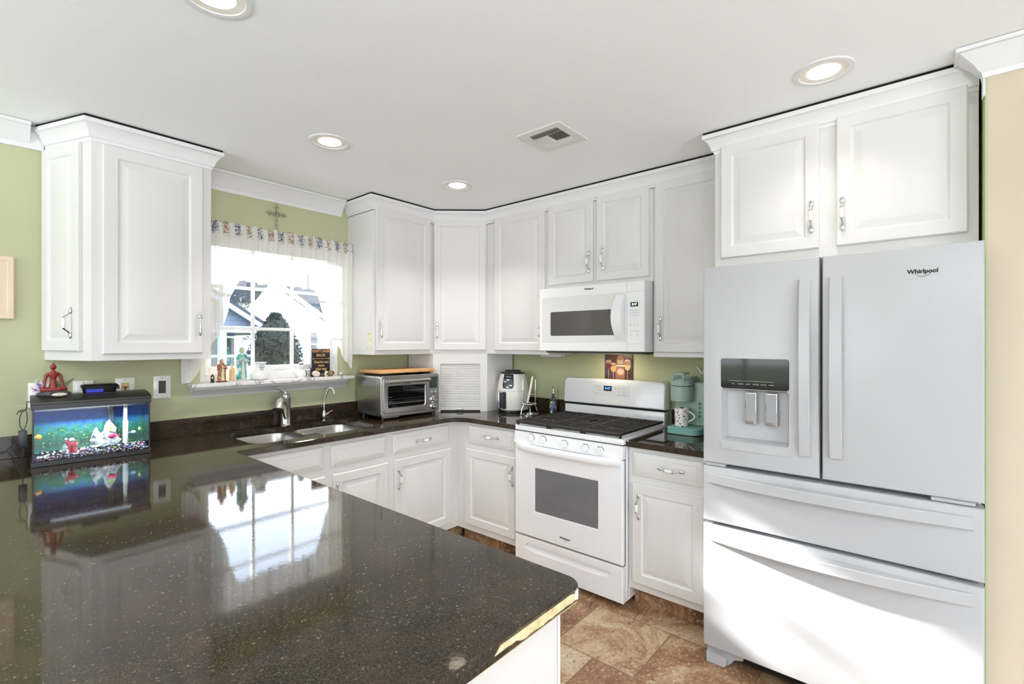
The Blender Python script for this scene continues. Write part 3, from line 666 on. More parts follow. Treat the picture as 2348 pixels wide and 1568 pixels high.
for i in range(n + 1):
    t = i / n; y = RY0 - .012 - (RW - .024) * t; bow = .050 * (1 - (2 * t - 1) ** 4) ; x = -.668 - bow * .95
    rs.append([(x + .012, y, .767), (x, y, .770), (x - .006, y, .782), (x - .006, y, .806), (x, y, .814), (x + .014, y, .815), (min(x + .030, -.668), y, .800), (min(x + .030, -.668), y, .778)])
b.loft(rs); part('handle', b, M_APPL, od, None, 50)
text('logo', 'Whirlpool', .0172, [M_INK], od, FX(-.6711, -1.584, .291), .0003, bold=.0006)
b = MB(); b.M = FX(-.6711, -1.590, .289); b.tube([(.016 * math.cos(a), .011 * math.sin(a) - .002, .0003) for a in [(-2.4 + .32 * i) for i in range(9)]], .0008, 5); part('logo_swoosh', b, M_GREYINK, od)
# storage drawer with scooped pull
f = FX(-.645, RY0 - .002, .034); dw, dh = RW - .004, .194
scoop = [(.066, .128), (.10, .156), (dw - .085, .156), (dw - .072, .128), (dw - .14, .112), (.14, .112)]
b = MB(); b.M = f
b.loft([rect(i, dw, dh, n) for i, n in ((0, 0), (0, .019), (.004, .024))], True, True, False)
b.fill([[(.004, .004), (dw - .004, .004), (dw - .004, dh - .004), (.004, dh - .004)], scoop], lambda p: (p[0], p[1], .024))
inn = [(.072, .132), (.104, .150), (dw - .089, .150), (dw - .078, .132), (dw - .15, .128), (.15, .128)]
b.loft([[(p[0], p[1], .024) for p in scoop], [(p[0], p[1], .001) for p in inn]], True, False, True); part('drawer', b, M_APPL, c, None, 20)
# backguard
def rounded_panel(mb, y0, y1, z0, z1, r, xs):
    pts = [(y0, z0)] + [(y0 - r + r * math.cos(a), z1 - r + r * math.sin(a)) for a in [PI / 2 * i / 6 for i in range(7)]] + [(y1 + r - r * math.cos(a), z1 - r + r * math.sin(a)) for a in [PI / 2 * (6 - i) / 6 for i in range(7)]] + [(y1, z0)]
    mb.loft([[(x + t * (p[1] - z0), p[0], p[1]) for p in inset(pts, i)] for x, i, t in xs])
b = MB(); b.box((-.045, RY0 - .006, .9205), (-.110, RY1 + .006, 1.003), .004, 2); bgd = part('backguard', b, M_APPL, c)
b = MB(); b.box((-.05, RY0 - .012, 1.003), (-.098, RY1 + .012, 1.0165)); part('vent_slot', b, M_GAPSHADE, bgd)
b = MB(); rounded_panel(b, RY0 - .002, RY1 + .002, 1.0165, 1.190, .030, [(-.040, .0, .03), (-.108, 0, .07), (-.118, .004, .085), (-.121, .010, .09)]); part('console', b, M_APPL, bgd, None, 25)
mt = FX(-.1205, 0, 1.0165) @ Matrix.Rotation(-math.atan(.09), 4, 'X')
def onc(y, z, n=.0): return mt @ T(-y, z - 1.0165, n)
b = MB(); b.M = onc(-1.575, 1.118); b.box((-.140, -.036, .0002), (.140, .036, .0012), .001, 1); part('keypad', b, mat('keypad_white', (226, 228, 231), .3), bgd)
b = MB(); b.M = onc(-1.556, 1.131); b.box((-.030, -.017, .001), (.030, .017, .0022)); part('display', b, M_DGLASS, bgd, label='black clock display with blue digits')
text('clock_digits', '8:47', .024, [M_LED], bgd, onc(-1.557, 1.131, .0026), .0002)
for yy, zz, s in [(-1.468, 1.138, 'BAKE'), (-1.495, 1.138, 'BROIL'), (-1.495, 1.116, 'WARM'), (-1.468, 1.094, 'TIMER'), (-1.495, 1.094, 'SET'), (-1.612, 1.138, 'TEMP'), (-1.612, 1.126, 'TIME'), (-1.642, 1.134, 'START'), (-1.642, 1.112, 'OFF'), (-1.642, 1.092, 'LIGHT'), (-1.676, 1.132, 'CLEAN'), (-1.676, 1.110, 'HOLD'), (-1.676, 1.092, 'CLOCK')]:
    text('key_print', s, .0075, [M_GREYINK], bgd, onc(yy, zz, .0014), .0001)
# burners and grates
for x, y, r in [(-.50, -1.33, .040), (-.22, -1.33, .034), (-.36, -1.58, .046), (-.50, -1.83, .046), (-.22, -1.83, .034)]:
    b = MB(); b.lathe([(r * 1.35, .9206), (r * 1.25, .928), (r, .930), (r, .937), (r * .9, .940), (0, .940)], 28, (x, y, 0)); part('burner', b, M_IRON, ct)
gy = [RY0 - .012, RY0 - .2600, RY0 - .4990, RY1 + .012]
for k in range(3):
    y0, y1 = gy[k] - .0015, gy[k + 1] + .0015; b = MB(); g0, g1 = .936, .9495
    b.box((-.072, y0, g0), (-.086, y1, g1), .002, 1); b.box((-.650, y0, g0 - .004), (-.676, y1, g1), .003, 1)
    b.box((-.072, y0, g0), (-.655, y0 - .013, g1), .002, 1); b.box((-.072, y1, g0), (-.655, y1 + .013, g1), .002, 1)
    for i in range(12):
        x = -.125 - .0455 * i
        if k != 1 and (abs(x + .50) < .03 or abs(x + .22) < .03):
            b.box((x - .005, y0, g0), (x + .005, y0 - .075, g1), .0015, 1); b.box((x - .005, y1, g0), (x + .005, y1 + .075, g1), .0015, 1)
        elif k == 1 and abs(x + .36) < .05:
            b.box((x - .005, y0, g0), (x + .005, y0 - .07, g1), .0015, 1); b.box((x - .005, y1, g0), (x + .005, y1 + .07, g1), .0015, 1)
        else: b.box((x - .005, y0, g0), (x + .005, y1, g1), .0015, 1)
    ym = (y0 + y1) / 2
    for xa, xb in ((-.072, -.19), (-.30, -.42), (-.55, -.655)):
        b.box((xa, ym - .005, g0), (xb, ym + .005, g1), .0015, 1)
    for xx in (-.08, -.66):
        for yy in (y0 - .008, y1 + .008): b.box((xx - .006, yy - .005, .9206), (xx + .006, yy + .005, g0 + .002))
    part('grate', b, M_IRON, c, None, 30)

# ------------------------------------------------------------------ microwave
MX = -.430; MY0, MY1 = -1.2160, -1.9700; MZ0, MZ1 = 1.386, 1.7985
c = thing('microwave', 'white over-the-range microwave oven mounted above the stove', 'microwave', (-.22, -1.59, MZ0))
b = MB(); b.prism([(-.0008, MZ0 + .002), (-.36, MZ0 - .001), (-.405, MZ0), (-.405, MZ1), (-.0008, MZ1)], lambda p: (p[0], MY0, p[1]), lambda p: (p[0], MY1, p[1])); part('housing', b, M_APPL, c)
b = MB(); b.box((-.04, MY0 - .03, MZ0 - .012), (-.398, MY1 + .03, MZ0 - .0012), .003, 1); bt = part('grease_filter', b, mat('vent_grey', (70, 70, 72), .5), c, label='dark vented underside')
for y in (MY0 - .12, MY1 + .12):
    b = MB(); b.prism([(-.39, MZ0 - .012), (-.27, MZ0 - .018), (-.16, MZ0 - .012)], lambda p: (p[0], y - .07, p[1]), lambda p: (p[0], y + .07, p[1])); part('vent_scoop', b, M_BLACK, bt)
b = MB(); b.box((-.10, -1.66, MZ0 - .0135), (-.16, -1.52, MZ0 - .0121)); part('lamp_lens', b, mat('lamp_glow', (255, 240, 210), .5, emit=(255, 226, 180), estr=3.), c)
lt = area('cooktop_lamp', (-.13, -1.59, MZ0 - .016), (.12, 0, -1), .05, .14, .55, (1.0, .84, .62)); lt.parent = c; lt.matrix_parent_inverse = WM[c.name].inverted()
YS = -1.8585                         # split between door and control panel
f = FX(-.4055, MY0, MZ0); w = MY0 - YS - .001; h = MZ1 - MZ0
b = MB(); b.M = f; b.loft([rect(i, w, h, n) for i, n in ((0, 0), (0, .021), (.003, .0245))]); md = part('door', b, M_APPL, c, None, 20)
b = MB(); b.M = f; b.loft([[(p[0], p[1], n) for p in rrect(.026, .058, w - .004, .352, .012)] for n in (.0246, .0262)]); part('door_glass', b, mat('white_glass', (226, 227, 228), .04, coat=.6), md)
b = MB(); b.M = f; b.loft([[(p[0], p[1], n) for p in rrect(.095, .099, w - .062, .255, .008)] for n in (.0262, .0268)]); part('window', b, mat('microwave_window', (78, 76, 76), .04, coat=.5), md, label='dark microwave window')
text('logo', 'Whirlpool', .0158, [M_INK], md, f @ T(.385, .3885, .0247), .0003, bold=.0006)
b = MB(); rs = []
for i in range(17):
    t = i / 16; z = .075 + .262 * t; bow = .034 * math.sin(PI * t) ** .7
    rs.append([(.574 - .02 * math.sin(PI * t), z, .0262), (.576 - .02 * math.sin(PI * t), z, .028 + bow), (.590, z, .034 + bow), (.626, z, .032 + bow), (.632, z, .028 + bow * .6), (.632, z, .0262)])
b.M = f; b.loft(rs); part('handle', b, M_APPL, md, None, 50)
f2 = FX(-.4055, YS, MZ0); w2 = YS - MY1
b = MB(); b.M = f2; b.loft([rect(i, w2, h, n) for i, n in ((0, 0), (0, .021), (.003, .0245))]); cp = part('control_panel', b, M_APPL, c, None, 20)
b = MB(); b.M = f2; b.box((.003, .3515, .0244), (w2 - .012, .3525, .0248)); b.box((.003, .046, .0244), (w2 - .012, .0467, .0248)); part('panel_line', b, M_GREYINK, cp)
b = MB(); b.M = f2; b.box((.024, .264, .0245), (.072, .290, .0254)); part('display', b, M_DGLASS, cp, label='black clock display with pale digits')
text('clock_digits', '8:47', .019, [mat('pale_digits', (190, 225, 255), .5, emit=(170, 215, 255), estr=1.6)], cp, f2 @ T(.049, .277, .0257), .0002)
keys = [['POPCORN', 'POTATO', 'PIZZA'], ['COOK', 'REHEAT', 'DEFROST'], ['SOFTEN', 'STEAM', 'POWER'], ['1', '2', '3'], ['4', '5', '6'], ['7', '8', '9'], ['TIMER', '0', 'CLOCK'], ['OFF', 'LOCK', 'START'], ['FAN', '', 'LIGHT']]
for r, (row, z) in enumerate(zip(keys, (.240, .226, .211, .192, .180, .167, .155, .121, .100))):
    for q, s in enumerate(row):
        if s: text('key_print', s, .0062 if len(s) > 1 else .0085, [M_GREYINK], cp, f2 @ T(.027 + .0205 * q, z, .0247), .0001)

# ------------------------------------------------------------------ refrigerator
FXX = -.8125; FY0, FY1 = -2.4275, -3.3360; FM = -2.8772
c = thing('refrigerator', 'white four door refrigerator with water dispenser at the right end of the kitchen', 'refrigerator', (-.45, -2.88, 0))
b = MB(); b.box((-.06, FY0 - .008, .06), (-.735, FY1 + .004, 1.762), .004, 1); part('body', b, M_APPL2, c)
b = MB(); b.box((-.735, FY0 - .02, .09), (-.7435, FY1 + .02, 1.755)); part('gasket', b, mat('gasket_grey', (120, 124, 130), .7), c)
def fdoor(y0, y1, z0, z1, holes=(), name='door', r=.010):
    f = FX(-.744, y0, z0); w, h = y0 - y1, z1 - z0; d = .0685
    b = MB(); b.M = f
    prs = [(0, 0), (0, d - r), (r * .12, d - r * .5), (r * .4, d - r * .16), (r, d)]
    b.loft([rect(i, w, h, n) for i, n in prs], True, True, False)
    face = [(r, r), (w - r, r), (w - r, h - r), (r, h - r)]
    if holes: b.fill([face] + list(holes), lambda p: (p[0], p[1], d))
    else: b.add([(p[0], p[1], d) for p in face], [(0, 1, 2, 3)])
    return b, f, w, h, d
z0 = .906
hole = rrect(.0790, 1.012 - z0, .3410, 1.2395 - z0, .012, 4)
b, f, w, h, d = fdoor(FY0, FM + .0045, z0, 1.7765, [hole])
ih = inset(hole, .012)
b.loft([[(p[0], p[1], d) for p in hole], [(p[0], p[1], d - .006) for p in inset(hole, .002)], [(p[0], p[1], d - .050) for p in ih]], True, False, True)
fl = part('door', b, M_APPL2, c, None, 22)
b = MB(); b.M = f; b.loft([[(p[0], p[1], n) for p in rrect(.0780, 1.241 - z0, .3415, 1.3705 - z0, .010, 4)] for n in (d + .0002, d + .0022)]); part('dispenser_panel', b, mat('black_glass', (8, 8, 7), .06, spec=.35), fl, label='glossy black dispenser panel')
for i, s in enumerate(['ICE', 'CUBED', 'LIGHT', 'WATER', 'FILTER', 'LOCK']): text('key_print', s, .0072, [mat('pale_print', (190, 190, 186), .5)], fl, f @ T(.128 + .030 * i, 1.262 - z0, d + .0024), .0001)
b = MB(); b.M = f; b.box((.112, 1.2745 - z0, d + .0022), (.285, 1.2755 - z0, d + .0025)); part('panel_line', b, MATS['pale_print'], fl)
b = MB(); b.M = f
b.loft([[(p[0], p[1], n) for p in rrect(.0795, .976 - z0, .3405, 1.011 - z0, .008, 4)] for n in (d + .0002, d + .004)])
tr = part('drip_tray', b, M_APPL2, fl)
for y in (.1925, .2715):
    b = MB(); b.M = f; b.box((y - .023, 1.090 - z0, d - .040), (y + .023, 1.226 - z0, d - .022), .004, 2); part('paddle_frame', b, M_CHROME, fl)
    b = MB(); b.M = f; b.box((y - .019, 1.104 - z0, d - .0218), (y + .019, 1.222 - z0, d - .0195), .001, 1); part('paddle', b, mat('paddle_grey', (150, 152, 156), .4), fl, label='grey dispenser paddle')
def vhandle(door_, f, u0, u1, v0, v1, bow, d):
    b = MB(); b.M = f; rs = []
    for i in range(21):
        t = i / 20; v = v0 + (v1 - v0) * t; k = d + .004 + bow * (1 - (2 * t - 1) ** 2)
        rs.append([(u0, v, d), (u0, v, k + .006), (u0 + .003, v, k + .009), (u1 - .003, v, k + .009), (u1, v, k + .006), (u1, v, d)])
    b.loft(rs); part('handle', b, M_APPL2, door_, None, 40)
vhandle(fl, f, .3770, .4165, .990 - z0, 1.688 - z0, .022, d)
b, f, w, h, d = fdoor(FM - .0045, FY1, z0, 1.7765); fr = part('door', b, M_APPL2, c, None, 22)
vhandle(fr, f, .0245, .0660, .996 - z0, 1.688 - z0, .022, d)
text('logo', 'Whirlpool', .0198, [M_INK], fr, f @ T(.298, 1.6875 - z0, d + .0004), .0003, bold=.0008)
b = MB(); b.M = f @ T(.2985, 1.684 - z0, d + .0006); b.tube([(.022 * math.cos(a), .0145 * math.sin(a), 0) for a in [(-2.7 + .36 * i) for i in range(9)]], .0009, 5); part('logo_swoosh', b, M_GREYINK, fr)
def hhandle(door_, f, u0, u1, v0, v1, bow, d):
    b = MB(); b.M = f; rs = []
    for i in range(25):
        t = i / 24; u = u0 + (u1 - u0) * t; k = d + .003 + bow * (1 - (2 * t - 1) ** 2)
        rs.append([(u, v0, d), (u, v0, k + .004), (u, v0 + .003, k + .007), (u, v1 - .003, k + .007), (u, v1, k + .004), (u, v1, d)])
    b.loft(rs); part('handle', b, M_APPL2, door_, None, 40)
b, f, w, h, d = fdoor(FY0, FY1, .6445, .8885, name='drawer'); dr = part('drawer', b, M_APPL2, c, None, 22); hhandle(dr, f, .021, .881, .816 - .6445, .8585 - .6445, .040, d)
b, f, w, h, d = fdoor(FY0, FY1, .0845, .6295, name='drawer'); dr = part('drawer', b, M_APPL2, c, None, 22); hhandle(dr, f, .025, .879, .562 - .0845, .6045 - .0845, .046, d)
b = MB(); b.box((-.7, FY0 - .012, .8905), (-.803, FY0 - .092, .9045), .003, 1); part('hinge_cover', b, M_APPL2, c)
b = MB(); b.box((-.7, FY1 + .022, .8905), (-.803, FY1 + .135, .9045), .003, 1); part('hinge_cover', b, M_APPL2, c)
b = MB(); b.box((-.70, FY0 - .155, .028), (-.752, FY1 + .155, .078), .003, 1)
for i in range(3): b.box((-.750, FY0 - .18, .036 + .012 * i), (-.7535, FY1 + .18, .042 + .012 * i))
part('base_grille', b, M_BLACK, c)
for s, y in ((-1, FY0 - .005), (1, FY1 + .005)):
    b = MB(); pts = [(0, .078), (0, .004), (.012, .0006), (.085, .0006), (.098, .012), (.115, .036), (.150, .046), (.155, .078)]
    b.prism(pts, lambda p: (-.69, y + s * p[0], p[1]), lambda p: (-.765, y + s * p[0], p[1])); b.prism([(.002, .05), (.002, .002), (.080, .002), (.088, .012), (.090, .04), (.075, .05)], lambda p: (-.764, y + s * p[0], p[1]), lambda p: (-.792, y + s * p[0] * .97 + s * .001, p[1] * .95))
    part('foot_cover', b, M_APPL2, c)

# ------------------------------------------------------------------ kitchen window, sill, curtain
b = MB()
e = .030
for a, c_ in (((WX0, .055, WZ0), (WX0 + .045, .125, WZ1)), ((WX1 - .045, .055, WZ0), (WX1, .125, WZ1)), ((WX0 + .045, .055, WZ0), (WX1 - .045, .125, WZ0 + .045)), ((WX0 + .045, .055, WZ1 - .03), (WX1 - .045, .125, WZ1))): b.box(a, c_, .002, 1)
win = struct('window_1', b, M_TRIM)
b = MB(); sx0, sx1, sz0, sz1 = WX0 + .047, WX1 - .047, WZ0 + .047, WZ1 - .032
for a, c_ in (((sx0, .07, sz0), (-1.999, .108, sz1)), ((-1.2375, .07, sz0), (sx1, .108, sz1)), ((-1.999, .07, sz0), (-1.2375, .108, 1.293)), ((-1.999, .07, 2.045), (-1.2375, .108, sz1))): b.box(a, c_, .003, 1)
part('sash', b, M_TRIM, win)
b = MB()
for x in (-1.7435, -1.492): b.box((x - .010, .078, 1.293), (x + .010, .092, 2.045), .003, 1)
for z in (1.5285, 1.7835): b.box((-1.999, .0785, z - .010), (-1.2375, .0915, z + .010), .003, 1)
part('grille', b, M_TRIM, win)
b = MB(); b.box((-1.999, .0935, 1.293), (-1.2375, .0965, 2.045)); part('pane', b, M_PANE, win)
b = MB(); b.box((-1.64, .050, 1.262), (-1.535, .0555, 1.278), .002, 1); b.tube([(-1.615, .048, 1.272), (-1.585, .036, 1.280), (-1.545, .032, 1.270), (-1.530, .032, 1.272)], [.005, .0045, .004, .006], 8); part('crank', b, M_TRIM, win)
b = MB(); b.tube([(-1.205, .052, 1.365), (-1.207, .040, 1.36), (-1.207, .038, 1.29)], .004, 8); b.box((-1.214, .0475, 1.34), (-1.196, .0555, 1.39), .002, 1); part('latch', b, M_TRIM, win)
b = MB(); b.box((-2.137, -.100, WZ0 - .0215), (-1.1285, -.0004, WZ0), .003, 2); b.box((WX0 + .0004, -.0004, WZ0 - .0215), (WX1 - .0004, .14, WZ0)); part('sill', b, M_MARBLE, win)
b = MB(); ap = [(0, 1.1245), (.008, 1.1245), (.012, 1.134), (.022, 1.143), (.040, 1.160), (.052, 1.168), (.055, 1.171), (.055, 1.1853), (0, 1.1853)]
sweep(b, [(-2.115, -.0006), (-2.085, -.0008), (-1.185, -.0008), (-1.155, -.0006)], ap); part('apron', b, M_TRIM, win)

cur = thing('window_curtain', 'sheer white gathered curtain with printed lavender bunches over the sink window', 'curtain', (-1.62, -.055, 2.10))
def fold(x, z, amp):
    s = .5 * math.sin(x * 2 * PI / .052 + 1.3 * math.sin(x * 9)) + .35 * math.sin(x * 2 * PI / .031 + 2) + .25 * math.sin(x * 2 * PI / .11)
    return -.062 + amp * s
def zb(x):
    pts = [(-2.108, 1.360), (-2.06, 1.385), (-2.02, 1.43), (-1.985, 1.50), (-1.955, 1.565), (-1.925, 1.70), (-1.897, 1.80), (-1.85, 1.815), (-1.75, 1.800), (-1.64, 1.795), (-1.55, 1.805), (-1.45, 1.795), (-1.40, 1.795), (-1.372, 1.70), (-1.345, 1.62), (-1.325, 1.53), (-1.30, 1.475), (-1.26, 1.435), (-1.225, 1.40), (-1.205, 1.35), (-1.175, 1.30), (-1.1285, 1.255)]
    for (a, za), (c_, zc) in zip(pts, pts[1:]):
        if a <= x <= c_: return za + (zc - za) * (x - a) / (c_ - a)
    return pts[-1][1] if x > pts[-1][0] else pts[0][1]
def cloth(x0, x1, ztop, zbot, amp0, amp1, nx, nz, shear=None):
    b = MB(); rs = []
    for i in range(nx + 1):
        x = x0 + (x1 - x0) * i / nx; z0 = zbot(x) + .004 * math.sin(x * 90); col = []
        for j in range(nz + 1):
            t = j / nz; z = ztop + (z0 - ztop) * t; q = amp0 + (amp1 - amp0) * t
            xx = x + (shear(x, z) if shear else 0)
            col.append((xx, fold(x, z, q) - .003 * math.sin(z * 40 + x * 13), z))
        rs.append(col)
    b.loft(rs, False, False, False); return b
M_FAB = fabric_mat('sheer_fabric'); M_HEAD = fabric_mat('header_fabric', True)
def clothpart(name, b): 
    o = put(name, b.mesh(name, 80), [M_FAB], cur, None); return o
clothpart('valance', cloth(-1.900, -1.397, 2.085, zb, .012, .016, 150, 16))
clothpart('left_swag', cloth(-2.106, -1.8975, 2.085, zb, .012, .014, 90, 30, lambda x, z: 0))
clothpart('right_swag', cloth(-1.3995, -1.1290, 2.085, zb, .012, .010, 110, 30))
clothpart('left_tail', cloth(-2.175, -2.070, 1.352, lambda x: 1.212 + .10 * max(0, (x + 2.14) / .07) ** 1.2, .010, .010, 40, 10))
b = MB(); rs = []; nx = 420
for i in range(nx + 1):
    x = -2.107 + (2.107 - 1.1290) * i / nx; y = fold(x, 0, .010); w = .005 * math.sin(x * 150) + .003 * math.sin(x * 67)
    rs.append([(x, y - .006, 2.000), (x, y - .008, 2.055), (x, -.062 + (y + .062) * 1.3 - .011, 2.085), (x, y - .006, 2.118), (x, -.062 + (y + .062) * 1.4, 2.148 + w), (x, y + .010, 2.118), (x, y + .010, 2.086)])
b.loft(rs, False, False, False); put('ruffled_header', b.mesh('ruffled_header', 80), [M_HEAD], cur)
b = MB(); b.cyl((-2.1095, -.058, 2.098), (-1.1282, -.058, 2.098), .006); part('curtain_rod', b, M_TRIM, cur)

# cross on the wall above the curtain
b = MB(); cx, cz, y = -1.635, 2.267, -.014
def bead(x, z, r): b.sphere((x, y, z), (r, r * .8, r), 10, 8)
b.tube([(cx, y, 2.155), (cx, y, 2.328)], .0042, 8); b.tube([(cx - .058, y, cz + .004), (cx + .058, y, cz - .002)], .0042, 8)
for q in (2.326, 2.310, 2.300): bead(cx, q, .0075)
for q in (2.222, 2.195, 2.168): bead(cx, q, .0085)
for s in (-1, 1):
    for q, r in ((.060, .006), (.046, .0085), (.034, .006)): bead(cx + s * q, cz + .001, r)
    b.tube([(cx + s * .040, y, cz + .014), (cx + s * .050, y, cz), (cx + s * .040, y, cz - .013)], .003, 6); b.tube([(cx + s * .012, y, cz + .042), (cx, y, cz + .052)], .003, 6)
b.sphere((cx, y, cz), (.009, .008, .009), 14, 8)
for a in range(8): bead(cx + .015 * math.cos(a * PI / 4), cz + .015 * math.sin(a * PI / 4), .0046)
b.tube([(cx + .020, y, cz), (cx, y, cz + .020), (cx - .020, y, cz), (cx, y, cz - .020)], .0024, 6, True)
b.box((cx - .004, -.012, cz - .004), (cx + .004, -.0006, cz + .004))
single('wall_cross', b, mat('antique_silver', (176, 170, 150), .3, .9), 'ornate beaded silver cross on the green wall above the curtain', 'cross', (cx, -.0006, 2.155))

# ------------------------------------------------------------------ outdoors
b = MB(); b.box((-45, .35, -.62), (60, 70, -.5)); struct('lawn', b, noise_mat('grass', [(.3, (92, 104, 62)), (.6, (150, 152, 110))], 3, .9))
def siding(name, rgb):
    m, t, bb = new_mat(name); N = t.nodes; L = t.links; co = N.new('ShaderNodeTexCoord'); s = N.new('ShaderNodeSeparateXYZ'); L.new(co.outputs['Object'], s.inputs[0])
    w = N.new('ShaderNodeMath'); w.operation = 'MULTIPLY'; w.inputs[1].default_value = 1 / .13; L.new(s.outputs['Z'], w.inputs[0])
    fr = N.new('ShaderNodeMath'); fr.operation = 'FRACT'; L.new(w.outputs[0], fr.inputs[0])
    bp = N.new('ShaderNodeBump'); bp.inputs['Strength'].default_value = 1; bp.inputs['Distance'].default_value = .03; bp.invert = True; L.new(fr.outputs[0], bp.inputs['Height']); L.new(bp.outputs[0], bb.inputs['Normal'])
    r = ramp(N, [(.0, tuple(int(v * .55) for v in rgb)), (.1, rgb), (1, rgb)]); L.new(fr.outputs[0], r.inputs[0]); L.new(r.outputs[0], bb.inputs['Base Color']); bb.inputs['Roughness'].default_value = .6
    return m
M_SIDW = siding('white_siding', (186, 186, 186)); M_SIDB = siding('slate_siding', (92, 104, 122))
M_ROOF = noise_mat('shingles', [(.3, (34, 38, 48)), (.7, (50, 56, 68))], 30, .9); M_BTRIM = mat('blue_white_trim', (176, 194, 222), .6); M_EXT = mat('white_vinyl', (238, 238, 238), .5); M_EGL = mat('house_window', (52, 62, 66), .08)
g = thing('neighbor_house', 'slate blue house with dark roof and porch, left of the bush outside the window', 'house', (-.8, 10.5, -.5))
def V3(y): return lambda p: (p[0], y, p[1])
b = MB(); b.prism([(-4.2, 1.84), (2.02, 1.84), (-.4, 3.62), (-1.8, 3.62), (-4.2, 1.95)], V3(9.25), V3(9.4)); b.prism([(-4.2, -.5), (1.78, -.5), (1.78, 1.84), (-4.2, 1.84)], V3(10.2), V3(10.4)); part('wall', b, M_SIDB, g)
b = MB(); b.prism([(-1.1, 3.98), (2.34, 1.74), (2.34, 1.66), (-1.1, 3.88)], V3(8.95), V3(14)); b.prism([(-1.1, 3.98), (-4.6, 1.74), (-4.6, 1.66), (-1.1, 3.88)], V3(8.95), V3(14)); part('roof', b, M_ROOF, g)
b = MB(); b.prism([(-1.1, 3.87), (2.34, 1.655), (2.34, 1.55), (-1.1, 3.74)], V3(8.94), V3(9.02)); part('rake_trim', b, M_BTRIM, g)
b = MB(); b.box((-4.2, 9.0, 1.69), (2.1, 9.25, 1.84)); part('porch_beam', b, M_BTRIM, g)
for x in (1.06, 1.86):
    b = MB(); b.box((x, 9.02, -.5), (x + .13, 9.2, 1.69)); part('porch_post', b, M_BTRIM, g)
for x in (.35, 1.17):
    b = MB(); b.box((x, 10.12, .62), (x + .62, 10.199, 1.62)); fo = part('window', b, M_EXT, g)
    for z0 in (.67, 1.15):
        b = MB(); b.box((x + .05, 10.105, z0), (x + .57, 10.1195, z0 + .42)); part('pane', b, M_EGL, fo)
g = thing('neighbor_house', 'white sided gable house with a grey roof, right of the bush outside the window', 'house', (5.2, 13.5, -.5))
b = MB(); b.prism([(3.0, -.5), (9.6, -.5), (9.6, .4), (6.15, 1.40), (5.25, 2.12), (3.70, 3.12), (3.0, 2.18)], V3(12), V3(12.25)); part('wall', b, M_SIDW, g)
b = MB(); b.prism([(3.70, 3.13), (5.25, 2.13), (6.2, 1.41), (7.6, 1.0), (9.2, 3.2), (7.0, 4.2), (4.5, 3.7)], V3(12.4), V3(12.6)); part('roof', b, M_ROOF, g)
b = MB(); b.prism([(2.82, 1.96), (3.70, 3.17), (5.30, 2.14), (6.2, 1.41), (6.2, 1.50), (5.33, 2.26), (3.70, 3.32), (2.72, 2.02)], V3(11.93), V3(12.7)); part('rake_trim', b, M_EXT, g)
b = MB(); b.box((4.63, 11.9, .98), (4.93, 11.999, 1.84)); fo = part('window', b, M_EXT, g)
for z0 in (1.02, 1.43):
    b = MB(); b.box((4.67, 11.885, z0), (4.89, 11.8995, z0 + .37)); part('pane', b, M_EGL, fo)
b = MB(); b.box((3.83, 11.93, 2.52), (3.98, 11.999, 2.78)); part('gable_vent', b, mat('vent_white', (196, 198, 202), .6), g)
g = thing('neighbor_house', 'distant house with a dark roof behind the two nearer neighbours', 'house', (7, 21, -.5))
b = MB(); b.box((5.2, 20.5, -.5), (12, 22, 3.4)); part('wall', b, M_SIDW, g)
b = MB(); b.prism([(4.9, 3.3), (12.3, 3.3), (11.3, 4.6), (5.9, 4.6)], V3(20.3), V3(22.3)); part('roof', b, M_ROOF, g)
def leaves(b, pos, size, n, spread):
    for _ in range(n):
        p = Vector(pos()); d = Vector((random.gauss(0, 1), random.gauss(0, 1), random.gauss(0, 1))).normalized(); e_ = d.orthogonal().normalized() * size * random.uniform(.5, 1.1); d = d * size * random.uniform(.6, 1.4)
        b.add([p - d, p + e_ * .45, p + d, p - e_ * .45], [(0, 1, 2, 3)])
g = thing('conical_bush', 'dense dark green conical bush standing outside the window', 'bush', (.98, 6, -.5))
b = MB()
def inb():
    z = random.uniform(-.45, 2.0); r = .46 * min(1, (2.03 - z) / .75) ** .7 * random.uniform(.75, 1.05); a = random.uniform(0, 2 * PI); return (.98 + r * math.cos(a), 6 + r * math.sin(a), z)
leaves(b, inb, .045, 5200, 1); b.lathe([(.30, -.5), (.40, .3), (.40, 1.2), (.27, 1.7), (.05, 2.0)], 20, (.98, 6, 0)); me = part('foliage', b, noise_mat('bush_green', [(.3, (14, 15, 7)), (.7, (36, 36, 16))], 14, .8), g)
b = MB(); b.cyl((.98, 6, -.5), (.98, 6, .2), .06); part('trunk', b, mat('bark', (64, 48, 36), .9), g)
for i, (x, y, h, lb) in enumerate([(5.9, 17.3, 4.4, 'dark leafy tree seen between the two neighbour houses'), (11.6, 17.0, 4.6, 'brownish tree behind the white house roof')]):
    g = thing('leafy_tree', lb, 'tree', (x, y, -.5)); b = MB()
    leaves(b, lambda: (x + random.gauss(0, .75), y + random.gauss(0, .6), h * .62 + random.gauss(0, h * .17)), .075, 3000, 1); part('foliage', b, MATS.get('leafx') or mat('leafx', (40, 44, 24), .8), g)
    b = MB(); b.tube([(x, y, -.5), (x + .05, y, h * .4), (x - .05, y, h * .75)], [.16, .11, .03], 8)
    for k in range(5):
        a = k * 1.3; b.tube([(x, y, h * (.35 + .06 * k)), (x + .8 * math.cos(a), y + .5 * math.sin(a), h * (.6 + .06 * k))], [.06, .015], 6)
    part('trunk', b, MATS['bark'], g)

